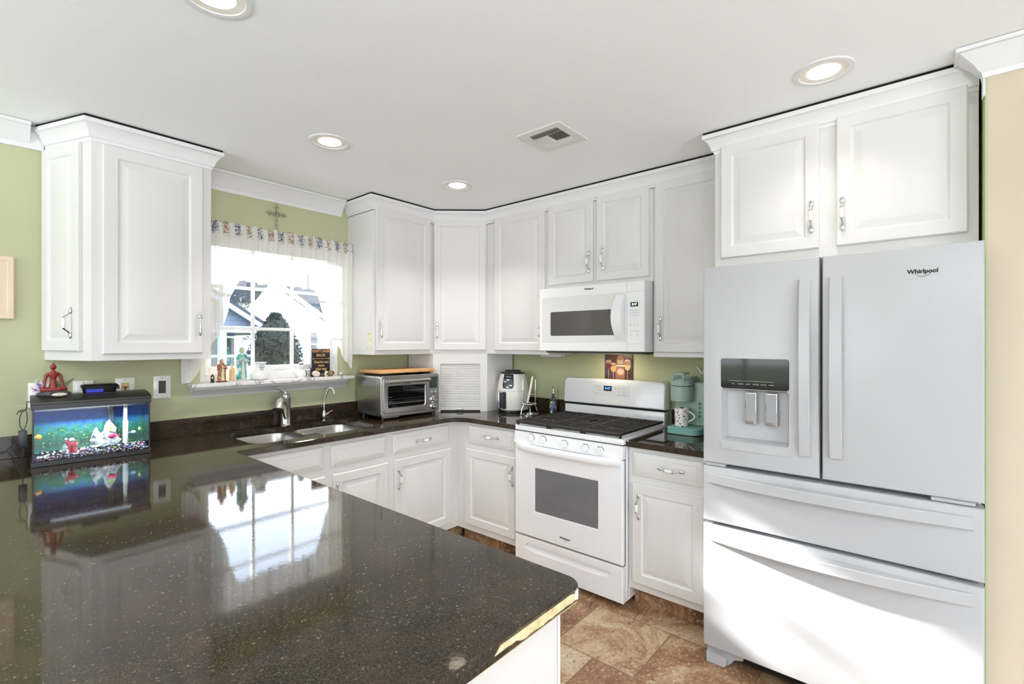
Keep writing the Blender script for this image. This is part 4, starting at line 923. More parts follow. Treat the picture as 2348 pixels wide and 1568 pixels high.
# ------------------------------------------------------------------ ceiling fittings
M_BULB = mat('led_lens', (255, 246, 232), .5, emit=(255, 240, 218), estr=3.2)
M_BAFF = mat('baffle_white', (236, 232, 224), .5)
for i, (x, y, lb) in enumerate([(-1.764, -.902, 'recessed ceiling light above the sink, its lens cut by nothing, left of the vent'), (-.884, -.900, 'smallest recessed ceiling light, close to the corner cabinet'), (-.896, -2.897, 'large recessed ceiling light above the refrigerator cabinet'), (-2.511, -1.600, 'recessed ceiling light cut by the top edge above the peninsula')]):
    g = thing('ceiling_light', ['round recessed ceiling light above the sink, nearest the window', 'round recessed ceiling light nearest the corner cabinet', 'round recessed ceiling light in front of the refrigerator cabinet', 'round recessed ceiling light over the peninsula, cut by the top of the photo'][i], 'ceiling light', (x, y, CZ), 0, 'recessed ceiling lights')
    b = MB(); b.lathe([(.099, 0), (.0985, -.004), (.092, -.006), (.080, -.0045), (.079, -.002)], 40, (x, y, CZ), cap=False); part('trim_ring', b, M_TRIM, g)
    b = MB(); b.lathe([(.079, -.002), (.058, -.0008), (.0, -.0008)], 40, (x, y, CZ), cap=False); part('baffle', b, M_BAFF, g)
    b = MB(); b.lathe([(.055, -.0012), (.050, -.0035), (.0, -.004)], 36, (x, y, CZ), cap=False); part('lens', b, M_BULB, g)
    l = area('downlight', (x, y, CZ - .008), (0, 0, -1), .10, .10, (2.2, 2.6, .7, 1.6)[i], (1.0, .92, .84), shape='DISK', spread=math.radians(104)); l.parent = g; l.matrix_parent_inverse = WM[g.name].inverted()
vx0, vx1, vy0, vy1 = -1.209, -.956, -1.916, -1.665
g = thing('ceiling_vent', 'square white metal air vent in the ceiling', 'vent', (-1.08, -1.79, CZ))
b = MB(); M_REG = mat('register_white', (228, 228, 224), .5)
iy0, iy1, ix0, ix1 = vy0 + .042, vy1 - .042, vx0 + .042, vx1 - .042
for a, c_ in (((vx0, vy0), (ix0, vy1)), ((ix1, vy0), (vx1, vy1)), ((ix0, vy0), (ix1, iy0)), ((ix0, iy1), (ix1, vy1))): b.box(a + (CZ - .006,), c_ + (CZ - .0003,), .0015, 1)
part('frame', b, M_REG, g)
b = MB(); b.box((ix0, iy0, CZ - .0012), (ix1, iy1, CZ - .0003)); part('backing', b, mat('duct_brown', (58, 42, 26), .9), g)
def slat(p0, p1, tilt, w=.011):
    p0, p1 = Vector(p0), Vector(p1); d = (p1 - p0).normalized(); nrm = Vector((-d.y, d.x, 0)); o = nrm * w * .5 * math.cos(tilt) + UZ * w * .5 * math.sin(tilt)
    b = MB(); t = Vector((0, 0, .0006)); b.loft([[p0 - o - t, p0 + o - t, p0 + o + t, p0 - o + t], [p1 - o - t, p1 + o - t, p1 + o + t, p1 - o + t]]); part('slat', b, M_REG, g)
zc = CZ - .0055; xm0, xm1 = ix0 + .042, ix1 - .042
for k in range(4): slat((ix0 + .006 + .0115 * k, iy0, zc), (ix0 + .006 + .0115 * k, iy1, zc), -.55); slat((ix1 - .006 - .0115 * k, iy0, zc), (ix1 - .006 - .0115 * k, iy1, zc), .55)
for k in range(7): slat((xm0, iy0 + .006 + .0115 * k, zc), (xm1, iy0 + .006 + .0115 * k, zc), .6, .009); slat((xm0, iy1 - .006 - .0115 * k, zc), (xm1, iy1 - .006 - .0115 * k, zc), -.6)

# ------------------------------------------------------------------ wall plates, pictures
def plate(x0, x1, z0, z1, label, kind):
    g = thing('wall_plate', label, 'switch', ((x0 + x1) / 2, -.0006, (z0 + z1) / 2)); xm, zm = (x0 + x1) / 2, (z0 + z1) / 2
    b = MB(); b.box((x0, -.0066, z0), (x1, -.0006, z1), .002, 2); part('cover', b, M_PORC, g)
    if kind == 'rocker':
        b = MB(); b.box((xm - .0165, -.0072, zm - .034), (xm + .0165, -.0066, zm + .034)); part('rocker', b, mat('slate_rocker', (52, 50, 52), .4), g, label='dark grey rocker')
    elif kind == 'toggle':
        b = MB(); b.box((xm - .018, -.0076, zm - .036), (xm + .018, -.0066, zm + .036), .001, 1); t_ = part('dimmer', b, mat('ivory_plastic', (214, 184, 128), .5), g, label='tan dimmer insert')
        b = MB(); b.box((xm - .012, -.0110, zm + .010), (xm + .012, -.0076, zm + .015), .001, 1); b.box((xm - .003, -.0105, zm - .026), (xm + .003, -.0076, zm + .010), .001, 1); part('toggle', b, mat('brown_toggle', (74, 58, 40), .5), t_)
    else:
        for dz in (-.020, .020):
            b = MB(); b.lathe([(.0165, 0), (.0165, .0008), (0, .0008)], 20); put('outlet_face', b.mesh('outlet_face'), [M_PORC], g, FY(xm, -.0066, zm + dz))
    for dz in (-.048, .048):
        b = MB(); b.lathe([(.0028, 0), (.0022, .0009), (0, .001)], 10); put('screw', b.mesh('screw'), [M_GREYINK], g, FY(xm, -.0066, zm + dz))
plate(-2.770, -2.692, 1.135, 1.2505, 'white wall plate partly hidden behind the seated figurine', 'outlet')
plate(-2.614, -2.536, 1.135, 1.250, 'white wall plate behind the black filter box on the fish tank', 'outlet')
plate(-2.451, -2.371, 1.135, 1.255, 'white wall plate with a tan dimmer, above the fish tank lid', 'toggle')
plate(-2.289, -2.210, 1.136, 1.258, 'white wall plate with a dark rocker switch, right of the fish tank', 'rocker')

g = thing('picture_frame', 'cream square picture frame cut off at the left edge on the green wall', 'picture', (-2.957, -.0008, 1.545)); M_CREAM = mat('cream_frame', (226, 206, 182), .5, var=.04, vscale=30)
b = MB(); b.M = FY(-3.10, -.0008, 1.546); b.loft([rect(i, .285, .285, n) for i, n in ((0, 0), (0, .016), (.004, .020), (.020, .020), (.024, .016), (.058, .016), (.062, .021), (.070, .021), (.074, .012))], True, True, False); part('frame', b, M_CREAM, g, None, 20)
b = MB(); b.M = FY(-3.10, -.0008, 1.546); b.loft([rect(.074, .285, .285, n) for n in (.010, .0118)]); part('panel', b, mat('pale_panel', (232, 222, 210), .7), g)

def tile_art():
    g = thing('tile_picture', 'square painted tile of wine glasses and a bottle on the wall behind the range', 'picture', (-.0008, -1.582, 1.185))
    f = FX(-.0008, -1.476, 1.1855); w, h = .212, .1735
    b = MB(); b.M = f; b.box((0, 0, 0), (w, h, .008), .001, 1); part('tile', b, noise_mat('painted_dark', [(.3, (44, 30, 34)), (.5, (78, 50, 44)), (.62, (66, 64, 82)), (.75, (112, 70, 56))], 18, .3), g)
    def blob(name, pts, col, n=.0082, var=.12):
        b = MB(); b.M = f; b.prism(pts, lambda p: (p[0], p[1], n), lambda p: (p[0], p[1], n + .0003)); part(name, b, mat(name + '_paint%d' % sum(col), col, .4, var=var, vscale=60), g)
    def ell(cx, cz, rx, rz, k=20): return [(cx + rx * math.cos(2 * PI * i / k), cz + rz * math.sin(2 * PI * i / k)) for i in range(k)]
    blob('bottle', [(.09, .10), (.092, .14), (.105, .165), (.120, .1715), (.138, .165), (.150, .13), (.150, .10)], (128, 88, 72))
    blob('bottle_label', [(.098, .106), (.098, .134), (.142, .134), (.142, .106)], (150, 140, 110), .0086)
    blob('cask', [(.085, .004), (.083, .06), (.09, .088), (.145, .088), (.155, .06), (.152, .004)], (146, 98, 80))
    blob('rim', [(.09, .091), (.15, .091), (.152, .100), (.088, .100)], (226, 206, 180), .0086)
    blob('flowers', ell(.122, .055, .026, .022), (214, 170, 150), .0088, .5)
    for cx, cz, rx, rz, cw in ((.030, .105, .027, .032, (104, 46, 66)), (.068, .085, .024, .034, (190, 152, 104)), (.174, .105, .026, .040, (196, 164, 116))):
        blob('glass', ell(cx, cz, rx, rz), (150, 112, 96), .0084); blob('wine', [p for p in ell(cx, cz - .004, rx * .88, rz * .9) if p[1] < cz + .006], cw, .0088)
        blob('stem', [(cx - .0016, cz - rz), (cx + .0016, cz - rz), (cx + .0016, .004), (cx - .0016, .004)], (206, 170, 140), .0084)
        blob('glass_rim', [(cx - rx * .75, cz + rz * .62), (cx + rx * .75, cz + rz * .62), (cx + rx * .75, cz + rz * .72), (cx - rx * .75, cz + rz * .72)], (234, 214, 190), .0089)
tile_art()
b = MB(); b.box((-1.182, -.306, 1.390), (-1.134, -.258, 1.51)); b.bm.free()
b = MB(); b.box((-1.1275, -.305, 1.392), (-1.1264, -.250, 1.508)); single('note_card', b, noise_mat('yellowed_card', [(.42, (240, 234, 214)), (.55, (236, 224, 190)), (.65, (214, 186, 120))], 30, .8), 'small yellowed card stuck on the cabinet side right of the window', 'card', (-1.1264, -.278, 1.392))
# under-cabinet light bar left of the microwave
g = thing('light_bar', 'slim white light bar under the wall cabinet left of the microwave', 'light', (-.21, -1.10, UB - .016))
b = MB(); b.box((-.10, -1.02, UB - .017), (-.16, -1.205, UB - .0008), .002, 1); part('housing', b, M_TRIM, g)
b = MB(); b.box((-.108, -1.03, UB - .0185), (-.152, -1.195, UB - .0171)); part('diffuser', b, M_PORC, g)

# ------------------------------------------------------------------ toaster oven + board
OX = thing('toaster_oven', 'brushed steel countertop toaster oven in the corner, carrying a bamboo board', 'toaster oven', (-1.113, -.392, CTZ + .0004), math.radians(-4.2))
OM = WM[OX.name]; ow, od_, oz0, oz1 = .488, .335, .020, .300
def olocal(name, b, m, p, ang=30, label=None): return part(name, b, m, p, OM, ang, label)
b = MB(); b.M = Matrix.Identity(4); b.box((0, .012, oz0), (ow, od_, oz1), .014, 4); body = olocal('housing', b, M_STEEL, OX)
b = MB(); b.loft([[(p[0], n, p[1]) for p in rrect(i, oz0 + i * .6, ow - i, oz1 - i * .6, .022)] for n, i in ((.020, 0), (.004, 0), (.0, .004))]); olocal('front_frame', b, M_STEEL, OX)
for x in (.035, ow - .035):
    for y in (.03, od_ - .04):
        b = MB(); b.cyl((x, y, 0), (x, y, oz0 + .006), .014, n=14); olocal('foot', b, M_BLACK, OX)
b = MB()
b.loft([[(p[0], n, p[1]) for p in rrect(.018, .052, .382, .284, .012)] for n in (-.0005, -.011, -.014)], True, True, False)
hole = rrect(.046, .078, .356, .232, .014)
b.fill([rrect(.018, .052, .382, .284, .012), hole], lambda p: (p[0], -.014, p[1])); b.loft([[(p[0], -.014, p[1]) for p in hole], [(p[0], -.006, p[1]) for p in inset(hole, .006)]], True, False, False); dr = olocal('glass_door', b, M_STEEL, OX)
b = MB(); b.loft([[(p[0], n, p[1]) for p in inset(hole, .004)] for n in (-.0062, -.0090)]); olocal('window', b, M_DGLASS, dr, 30, 'black oven window')
b = MB()
for z in (.110, .138, .192): b.tube([(.055, -.0100, z), (.347, -.0100, z)], .0016, 6)
for z in (.1, .13): 
    for k in range(5): b.tube([(.056 + .006 * k, -.0098, z + .022), (.056 + .006 * k, -.0098, z + .026)], .001, 5)
olocal('rack', b, M_CHROME, dr)
b = MB(); b.tube([(.028, -.048, .262), (.372, -.048, .262)], .0125, 14); olocal('handle', b, M_STEEL, dr)
b = MB()
for x in (.040, .360): b.box((x - .013, -.050, .250), (x + .013, -.0142, .274), .004, 2)
olocal('handle_mount', b, M_DSTEEL, dr)
text('maker_mark', 'Breville', .014, [M_INK], dr, OM @ frame((.205, -.0145, .243), (1, 0, 0), (0, -1, 0)), .0002)
b = MB(); b.box((.400, -.003, .196), (.468, -.0002, .278), .003, 2); olocal('screen', b, mat('screen_grey', (58, 66, 62), .15), OX, 30, 'dark grey screen')
for z, r in ((.060, .021), (.112, .021)):
    b = MB(); b.lathe([(r * 1.2, 0), (r * 1.2, .002), (r, .004), (r * .92, .022), (r * .8, .026), (0, .026)], 24); put('dial', b.mesh('dial'), [M_CHROME], OX, OM @ frame((.436, -.0002, z), (1, 0, 0), (0, -1, 0)))
for x in (.418, .450):
    b = MB(); b.lathe([(.0085, 0), (.0085, .003), (.007, .0045), (0, .0045)], 16); put('button', b.mesh('button'), [M_CHROME], OX, OM @ frame((x, -.0002, .168), (1, 0, 0), (0, -1, 0)))
b = MB(); b.box((.008, -.006, .0195), (ow - .10, -.0006, .045), .002, 1); b.box((.02, -.004, .012), (.14, .0, .0195)); olocal('crumb_tray', b, M_STEEL, OX)
b = MB(); b.loft([[(n, p[0], p[1]) for p in rrect(.055, .225, .255, .262, .008)] for n in (.0002, -.0012)]); olocal('side_badge', b, mat('steel_pale', (188, 192, 198), .25, .8), OX)
b = MB(); b.box((-.0008, .07, .028), (.0012, .27, .052)); olocal('side_vent', b, mat('vent_dark', (60, 62, 66), .5), OX)
BM = OM @ T(0, 0, oz1 + .0006)
g = thing('cutting_board', 'thick bamboo cutting board lying on top of the toaster oven', 'cutting board', tuple(BM.translation), math.radians(-4.2)); WMg = WM[g.name]
b = MB(); b.box((.012, .030, .014), (.470, .318, .036), .003, 2); part('board', b, M_WOOD, g, WMg)
for x in (.07, .41):
    b = MB(); b.box((x - .030, .045, .0), (x + .030, .30, .0138), .002, 1); part('foot', b, M_BLACK, g, WMg)
b = MB(); b.box((.11, .0296, .020), (.25, .0300, .030)); b.bm.free()

# ------------------------------------------------------------------ air fryer
ax, ay, az = -.186, -.777, CTZ + .0004
g = thing('air_fryer', 'white air fryer with a black control panel on the counter left of the range', 'air fryer', (ax, ay, az), math.radians(-56.0)); GM = WM[g.name]
# local frame: -y is the front
def fr_r(z): return .118 + .010 * math.sin(min(1, z / .13) * PI / 2) - .036 * max(0, (z - .11) / .19) ** 1.6
zs = [.020, .024, .05, .09, .13, .17, .21, .25, .280, .292]
b = MB(); b.lathe([(fr_r(z) - (.004 if z == .020 else 0), z) for z in zs], 48, (0, 0, 0), 1.0, 1.0); part('body', b, mat('fryer_white', (222, 221, 217), .3), g, GM, 40)
b = MB(); b.lathe([(.108, 0), (.114, .002), (.114, .019), (.110, .0198)], 40); part('base', b, M_BLACK, g, GM)
b = MB(); b.lathe([(fr_r(.292) - .0005, .2922), (fr_r(.292) - .003, .302), (.062, .306), (0, .306)], 40); b.lathe([(.060, .3062), (.062, .314), (.056, .320), (0, .320)], 32); lid = part('lid', b, M_BLACK, g, GM)
b = MB(); b.lathe([(.0630, .3085), (.0640, .312), (.0625, .3135)], 36, cap=False); part('lid_ring', b, M_CHROME, lid, GM)
def skin(b, pts, off0, off1, a0=0.):
    """panel wrapped on the fryer body: pts (angle from front, z)"""
    def q(p, o): 
        r = fr_r(p[1]) + o; t = -PI / 2 + a0 + p[0]; return (r * math.cos(t), r * math.sin(t), p[1])
    b.loft([[q(p, off0) for p in pts], [q(p, off1) for p in pts]])
def apanel(a0, a1, z0, z1, r, n=8):
    o = []
    for p in rrect(0, 0, 1, 1, .12, 5): o.append((a0 + (a1 - a0) * p[0], z0 + (z1 - z0) * p[1]))
    return o
b = MB(); N_ = 14
for i in range(N_):
    t0, t1 = -.62 + .78 * i / N_, -.62 + .78 * (i + 1) / N_
    lo = lambda t: .186 + .020 * max(0, (abs((t + .23) / .39) - .72) / .28) ** 2
    b.loft([[((fr_r(z) + .0016) * math.cos(-PI / 2 + t), (fr_r(z) + .0016) * math.sin(-PI / 2 + t), z) for z in [lo(t) + (.2915 - lo(t)) * k / 6 for k in range(7)]] for t in (t0, t1)], False, False, False)
part('control_panel', b, mat('panel_black', (16, 17, 20), .2), g, GM, 60)
def onf(t, z, o=.0022):
    r = fr_r(z) + o; a = -PI / 2 + t; return GM @ frame((r * math.cos(a), r * math.sin(a), z), (-math.sin(a), math.cos(a), 0), (math.cos(a), math.sin(a), 0))
text('panel_print', 'AIR FRYER', .0095, [M_PORC], g, onf(-.22, .272), .0002)
for r_, z in enumerate((.250, .236, .222, .209, .196)):
    for q, t in enumerate((-.44, -.24, -.04)):
        b = MB(); b.box((-.011, -.0045, 0), (.011, .0045, .0004)); put('key', b.mesh('key'), [M_PORC if (r_ + q) % 4 == 1 else mat('key_grey', (86, 98, 106), .4)], g, onf(t, z, .0026 if abs(t + .24) < .1 else .0034))
b = MB(); b.loft([[((fr_r(z) + .0006) * math.cos(-PI / 2 + t), (fr_r(z) + .0006) * math.sin(-PI / 2 + t), z) for z in (.1655, .1672)] for t in [-1.35 + .1 * i for i in range(23)]], False, False, False); part('basket_seam', b, mat('seam_grey', (150, 148, 144), .6), g, GM)
hm = onf(-.50, .095, .0)
b = MB(); b.M = GM.inverted() @ hm; b.loft([[(x - .0, z, n) for x, z in rrect(-.006, -.062, .026, .066, .010)] for n in (.0005, .0035)]); hd = part('handle_recess', b, M_BLACK, g, GM)
b = MB(); b.M = GM.inverted() @ hm; b.box((-.026, -.074, .001), (-.008, .070, .045), .005, 2); part('handle', b, M_CHROME, hd, GM)

# ------------------------------------------------------------------ utensil stand, bottle
ux, uy, uz = -.245, -.985, CTZ + .0004
g = thing('utensil_stand', 'small chrome utensil stand between the air fryer and the range', 'utensil stand', (ux, uy, uz))
b = MB()
for k in range(4):
    a = PI / 4 + k * PI / 2; x, y = ux + .052 * math.cos(a), uy + .052 * math.sin(a)
    b.tube([(x + .010 * math.cos(a), y + .010 * math.sin(a), uz + .003), (x, y, uz + .05), (x - .018 * math.cos(a), y - .018 * math.sin(a), uz + .085)], .0032, 8)
b.tube([(ux + .060 * math.cos(t * PI / 12), uy + .060 * math.sin(t * PI / 12), uz + .004) for t in range(24)], .0032, 6, True); part('base', b, M_CHROME, g)
b = MB(); b.tube([(ux + .045 * math.cos(t * PI / 12), uy + .045 * math.sin(t * PI / 12), uz + .080) for t in range(24)], .0035, 6, True)
for k in range(12): a = k * PI / 6; b.sphere((ux + .048 * math.cos(a), uy + .048 * math.sin(a), uz + .080), (.009, .009, .006), 8, 6)
part('collar', b, M_CHROME, g)
b = MB()
for s in (-1, 1): b.tube([(ux + s * .030, uy - s * .034, uz + .08), (ux + s * .030, uy - s * .034, uz + .258)], .0034, 8)
b.tube([(ux - .030, uy + .034, uz + .150), (ux + .030, uy - .034, uz + .150)], .003, 6); part('upright', b, M_CHROME, g)
t = thing('ladle', 'ladle with a cream handle leaning in the chrome utensil stand', 'ladle', (ux, uy, uz + .06))
b = MB(); b.tube([(ux - .012, uy + .010, uz + .085), (ux - .004, uy + .002, uz + .13), (ux + .010, uy - .012, uz + .225), (ux + .014, uy - .016, uz + .268), (ux + .015, uy - .018, uz + .285)], [.006, .008, .010, .008, .004], 10); part('handle', b, mat('cream_handle', (232, 224, 204), .35), t)
b = MB(); b.lathe([(.004, -.022), (.020, -.018), (.028, -.004), (.030, .006), (.027, .006), (.018, -.012), (.0, -.018)], 20, (ux - .014, uy + .012, uz + .085)); part('bowl', b, M_CHROME, t)
bx, by = -.066, -1.072
g = thing('oil_bottle', 'glass oil bottle painted with lavender and leaves, steel pourer, beside the range', 'bottle', (bx, by, uz))
b = MB(); b.lathe([(.026, .0), (.029, .004), (.029, .085), (.024, .105), (.010, .122), (.009, .148), (.0, .149)], 24, (bx, by, uz)); part('glass', b, spotted('bottle_paint', (40, 46, 48), [(96, 92, 150), (128, 120, 176), (196, 196, 120), (60, 66, 90), (214, 214, 200), (54, 84, 50)], 62, .55, .12), g)
b = MB(); b.lathe([(.0115, .149), (.0115, .160), (.006, .163), (.006, .185), (.009, .188), (.0, .19)], 16, (bx, by, uz)); b.tube([(bx, by, uz + .188), (bx - .006, by, uz + .198), (bx - .004, by - .004, uz + .208)], .0035, 8); part('pourer', b, M_CHROME, g)

# ------------------------------------------------------------------ coffee maker and mug
kz = CTZ + .0004
g = thing('coffee_maker', 'mint green single serve coffee maker beside the refrigerator', 'coffee maker', (-.17, -2.13, kz))
KY0, KY1 = -2.040, -2.230
b = MB(); b.loft([[(p[0], p[1], kz + z) for p in inset(rounded([(-.300, KY1), (-.300, KY0), (-.035, KY0), (-.035, KY1)], [.045, .03, .01, .01]), i)] for z, i in ((.004, .0), (.036, .0), (.040, .004))]); part('base', b, M_MINTD, g, label='teal base with drip plate')
b = MB(); b.loft([[(p[0], p[1], kz + z) for p in inset(rounded([(-.296, KY1 + .004), (-.296, KY0 - .004), (-.04, KY0 - .004), (-.04, KY1 + .004)], [.045, .03, .01, .01]), 0)] for z in (.0, .0038)]); part('base_foot', b, M_BLACK, g)
b = MB(); b.box((-.165, KY0 - .002, kz + .0402), (-.035, KY1, kz + .295), .008, 3); part('column', b, M_MINT, g)
hx, hy = -.215, -2.102
b = MB(); b.lathe([(.058, .186), (.0615, .188), (.0615, .272), (.060, .274)], 36, (hx, hy, kz)); b.box((hx, hy - .055, kz + .188), (-.10, hy + .055, kz + .272)); part('brew_head', b, M_MINT, g)
b = MB(); b.lathe([(.0605, .2742), (.0605, .278), (.0, .278)], 36, (hx, hy, kz)); b.box((hx, hy - .056, kz + .2742), (-.10, hy + .056, kz + .278)); part('head_seam', b, M_BLACK, g)
b = MB(); b.lathe([(.061, .2782), (.0605, .308), (.050, .318), (.0, .320)], 36, (hx, hy, kz)); b.prism([(hx + .01, .2782), (-.06, .2782), (-.06, .300), (-.10, .325), (hx + .01, .330)], lambda p: (p[0], hy - .050, kz + p[1]), lambda p: (p[0], hy + .050, kz + p[1])); ld = part('lid', b, M_MINT, g)
b = MB(); b.tube([(hx - .055, hy - .030, kz + .312), (hx - .050, hy - .030, kz + .346), (hx - .04, hy, kz + .352), (hx - .050, hy + .030, kz + .346), (hx - .055, hy + .030, kz + .312)], .007, 8); b.box((hx - .055, hy - .035, kz + .342), (hx + .03, hy + .035, kz + .352), .004, 2); part('handle', b, M_MINT, ld)
kf = FX(-.1652, 0, 0)
for i, z in enumerate((.170, .145, .120, .096)):
    b = MB(); b.tube([(.0085 * math.cos(t * PI / 10), .0085 * math.sin(t * PI / 10), .0006) for t in range(20)], .0009, 5, True); b.lathe([(.007, 0), (.007, .0005), (0, .0006)], 16); put('button', b.mesh('button'), [mat('button_teal', (84, 140, 132), .4)], g, FX(-.1652, -2.190, kz + z))
text('button_print', 'STRONG', .0075, [mat('mint_print', (84, 112, 106), .5)], g, FX(-.1654, -2.192, kz + .074), .0001)
text('button_print', 'BREW', .0075, [MATS['mint_print']], g, FX(-.1654, -2.192, kz + .062), .0001)
mx, my, mz = -.232, -2.108, kz + .0404
g = thing('mug', 'white mug printed with pink flowers on the coffee maker base', 'mug', (mx, my, mz))
b = MB(); b.lathe([(.034, .0004), (.0365, .003), (.0395, .104), (.0390, .106), (.0370, .104), (.034, .006), (.0, .005)], 32, (mx, my, mz)); part('cup', b, spotted('floral', (244, 242, 240), [(214, 150, 186), (52, 52, 50), (196, 120, 160), (60, 62, 52), (226, 180, 204), (48, 50, 46)], 70, .36), g)
b = MB(); b.tube([(mx + .004, my - .034 - .040 * math.sin(PI * i / 14) ** .8, mz + .090 - .062 * i / 14) for i in range(15)], .0050, 8); part('handle', b, M_PORC, g, None, 60)
# white ceramic hook on the wall, mostly hidden by the fridge
b = MB(); b.tube([(-.002, -2.1600, 1.262), (-.016, -2.158, 1.250), (-.026, -2.150, 1.256), (-.028, -2.141, 1.274), (-.030, -2.133, 1.288), (-.030, -2.126, 1.292)], [.012, .012, .010, .007, .005, .004], 10); b.sphere((-.006, -2.168, 1.256), (.006, .018, .022), 12, 8)
single('ceramic_hook', b, M_PORC, 'white swan-neck ceramic wall hook above the coffee maker, beside the refrigerator', 'hook', (-.001, -2.16, 1.24), angle=60)

# ------------------------------------------------------------------ things on the window sill
SZ = WZ0 + .0004
def robed(name, label, x, y, h, w, m_robe, m_in, m_skin, m_base, base_w):
    g = thing(name, label, 'figurine', (x, y, SZ)); k = h
    b = MB(); b.lathe([(base_w, 0), (base_w, .02 * k), (base_w * .85, .05 * k), (0, .055 * k)], 20, (x, y, SZ), 1, .8); part('base', b, m_base, g)
    b = MB(); b.lathe([(w * .40, .05 * k), (w * .46, .12 * k), (w * .42, .30 * k), (w * .46, .52 * k), (w * .50, .64 * k), (w * .40, .76 * k), (w * .20, .82 * k), (w * .19, .83 * k)], 20, (x, y, SZ), 1, .7)
    b.sphere((x, y + .002, SZ + .90 * k), (w * .23, w * .23, .098 * k), 16, 10)
    for s in (-1, 1): b.tube([(x + s * w * .36, y, SZ + .72 * k), (x + s * w * .44, y - w * .18, SZ + .58 * k), (x + s * w * .12, y - w * .38, SZ + .60 * k)], [w * .13, w * .13, w * .08], 10)
    o = part('robe', b, m_robe, g, None, 60); remesh(o, max(.0022, w * .045), 3)
    b = MB(); b.prism([(-w * .14, .06), (-w * .10, .55), (-w * .05, .72), (w * .05, .72), (w * .10, .55), (w * .16, .06)], lambda p: (x + p[0], y - w * .35, SZ + p[1] * k), lambda p: (x + p[0], y - w * (.20 if p[1] > .6 else .28), SZ + p[1] * k)); part('gown', b, m_in, g)
    b = MB(); b.sphere((x, y - w * .12, SZ + .885 * k), (w * .145, w * .13, .072 * k), 14, 10); b.sphere((x, y - w * .25, SZ + .88 * k), (w * .03, w * .03, .014 * k), 8, 6); part('face', b, m_skin, g)
    b = MB()
    for s in (-1, 1): b.sphere((x + s * w * .05, y - w * .40, SZ + .61 * k), (w * .06, w * .05, .045 * k), 10, 8)
    part('hands', b, m_skin, g)
M_SKIN = mat('painted_skin', (226, 190, 160), .5)
robed('robed_figurine', 'brown and cream robed figurine, second from the left on the sill', -1.960, -.022, .138, .052, spotted('brown_robe', (170, 112, 82), [(206, 160, 120), (120, 72, 52), (224, 200, 160), (150, 84, 60)], 110, .5, .5), mat('cream_gown', (230, 214, 180), .5), M_SKIN, mat('brown_base', (124, 74, 54), .5), .031)
robed('robed_figurine', 'small plain peach robed figurine between the brown and the teal ones', -1.905, -.022, .102, .032, mat('peach_robe', (232, 186, 134), .5), mat('peach_gown', (238, 200, 152), .5), mat('peach_skin', (238, 204, 166), .5), mat('white_base', (236, 230, 220), .5), .020)
robed('robed_figurine', 'tall figurine in a white veil and teal cloak on the sill', -1.850, -.020, .208, .068, noise_mat('teal_cloak', [(.40, (60, 150, 140)), (.52, (120, 196, 188)), (.62, (226, 236, 232))], 28, .4), mat('stone_gown', (214, 212, 204), .5), M_SKIN, mat('grey_base', (206, 204, 198), .5), .036)
b = MB(); b.box((-2.018, -.030, SZ), (-2.000, -.014, SZ + .006), .001, 1)
for sx_ in (-2.016, -2.002):
    for sy_ in (-.028, -.016): b.cyl((sx_, sy_, SZ + .006), (sx_, sy_, SZ + .034), .0015, n=6)
b.lathe([(.0095, .034), (.006, .042), (.002, .047), (0, .0475)], 12, (-2.009, -.022, SZ)); b.cyl((-2.009, -.022, SZ + .004), (-2.009, -.022, SZ + .022), .0045, n=10); b.tube([(-2.009, -.022 + .004 * math.cos(t), SZ + .051 + .004 * math.sin(t)) for t in [i * .5 for i in range(13)]], .0008, 5)
single('toy_lantern', b, mat('lantern_black', (34, 34, 36), .4), 'tiny black lantern ornament at the far left end of the sill', 'ornament', (-2.009, -.022, SZ))
g = thing('ceramic_dish', 'white flared ceramic dish with small blue lettering, right of the teal figurine', 'dish', (-1.742, -.020, SZ))
b = MB(); b.lathe([(.030, 0), (.050, .008), (.057, .040), (.040, .064), (.030, .082), (.034, .104), (.040, .112), (.036, .112), (.028, .092), (.0, .090)], 32, (-1.742, -.020, SZ), 1, .62); part('bowl', b, M_PORC, g, None, 60)
M_BLUEINK = mat('blue_ink', (120, 140, 190), .5)
for i, (s, z) in enumerate((('love', .094), ('laugh', .080), ('live', .066))):
    text('lettering', s, .016, [M_BLUEINK], g, FY(-1.742, -.0440 - (.002 if i != 1 else -.001), SZ + z), .0004, shear=.2)
g = thing('snowman', 'white snowman figurine with a small dark hat on the sill', 'figurine', (-1.482, -.020, SZ))
b = MB(); b.sphere((-1.482, -.020, SZ + .028), (.034, .028, .030), 18, 12); b.sphere((-1.482, -.020, SZ + .066), (.026, .023, .024), 18, 12); b.cyl((-1.482, -.020, SZ), (-1.482, -.020, SZ + .006), .022)
for s in (-1, 1): b.tube([(-1.482 + s * .028, -.020, SZ + .045), (-1.482 + s * .042, -.026, SZ + .026)], [.008, .005], 8)
part('body', b, M_PORC, g)
b = MB(); b.lathe([(.022, .084), (.022, .087), (.014, .088), (.014, .100), (0, .101)], 18, (-1.482, -.020, SZ)); part('hat', b, mat('hat_pale', (222, 218, 206), .6), g)
b = MB(); b.lathe([(.0147, .0885), (.0147, .094)], 18, (-1.482, -.020, SZ), cap=False)
for x, z in ((-1.491, .071), (-1.473, .071), (-1.482, .064)): b.sphere((x, -.042, SZ + z), .0028, 8, 6)
part('dark_trim', b, mat('dark_trim', (52, 46, 36), .6), g)
b = MB(); b.tube([(-1.456, -.030, SZ + .048), (-1.450, -.033, SZ + .036), (-1.449, -.033, SZ + .012)], .0028, 6); part('broom', b, MATS['dark_trim'], g)
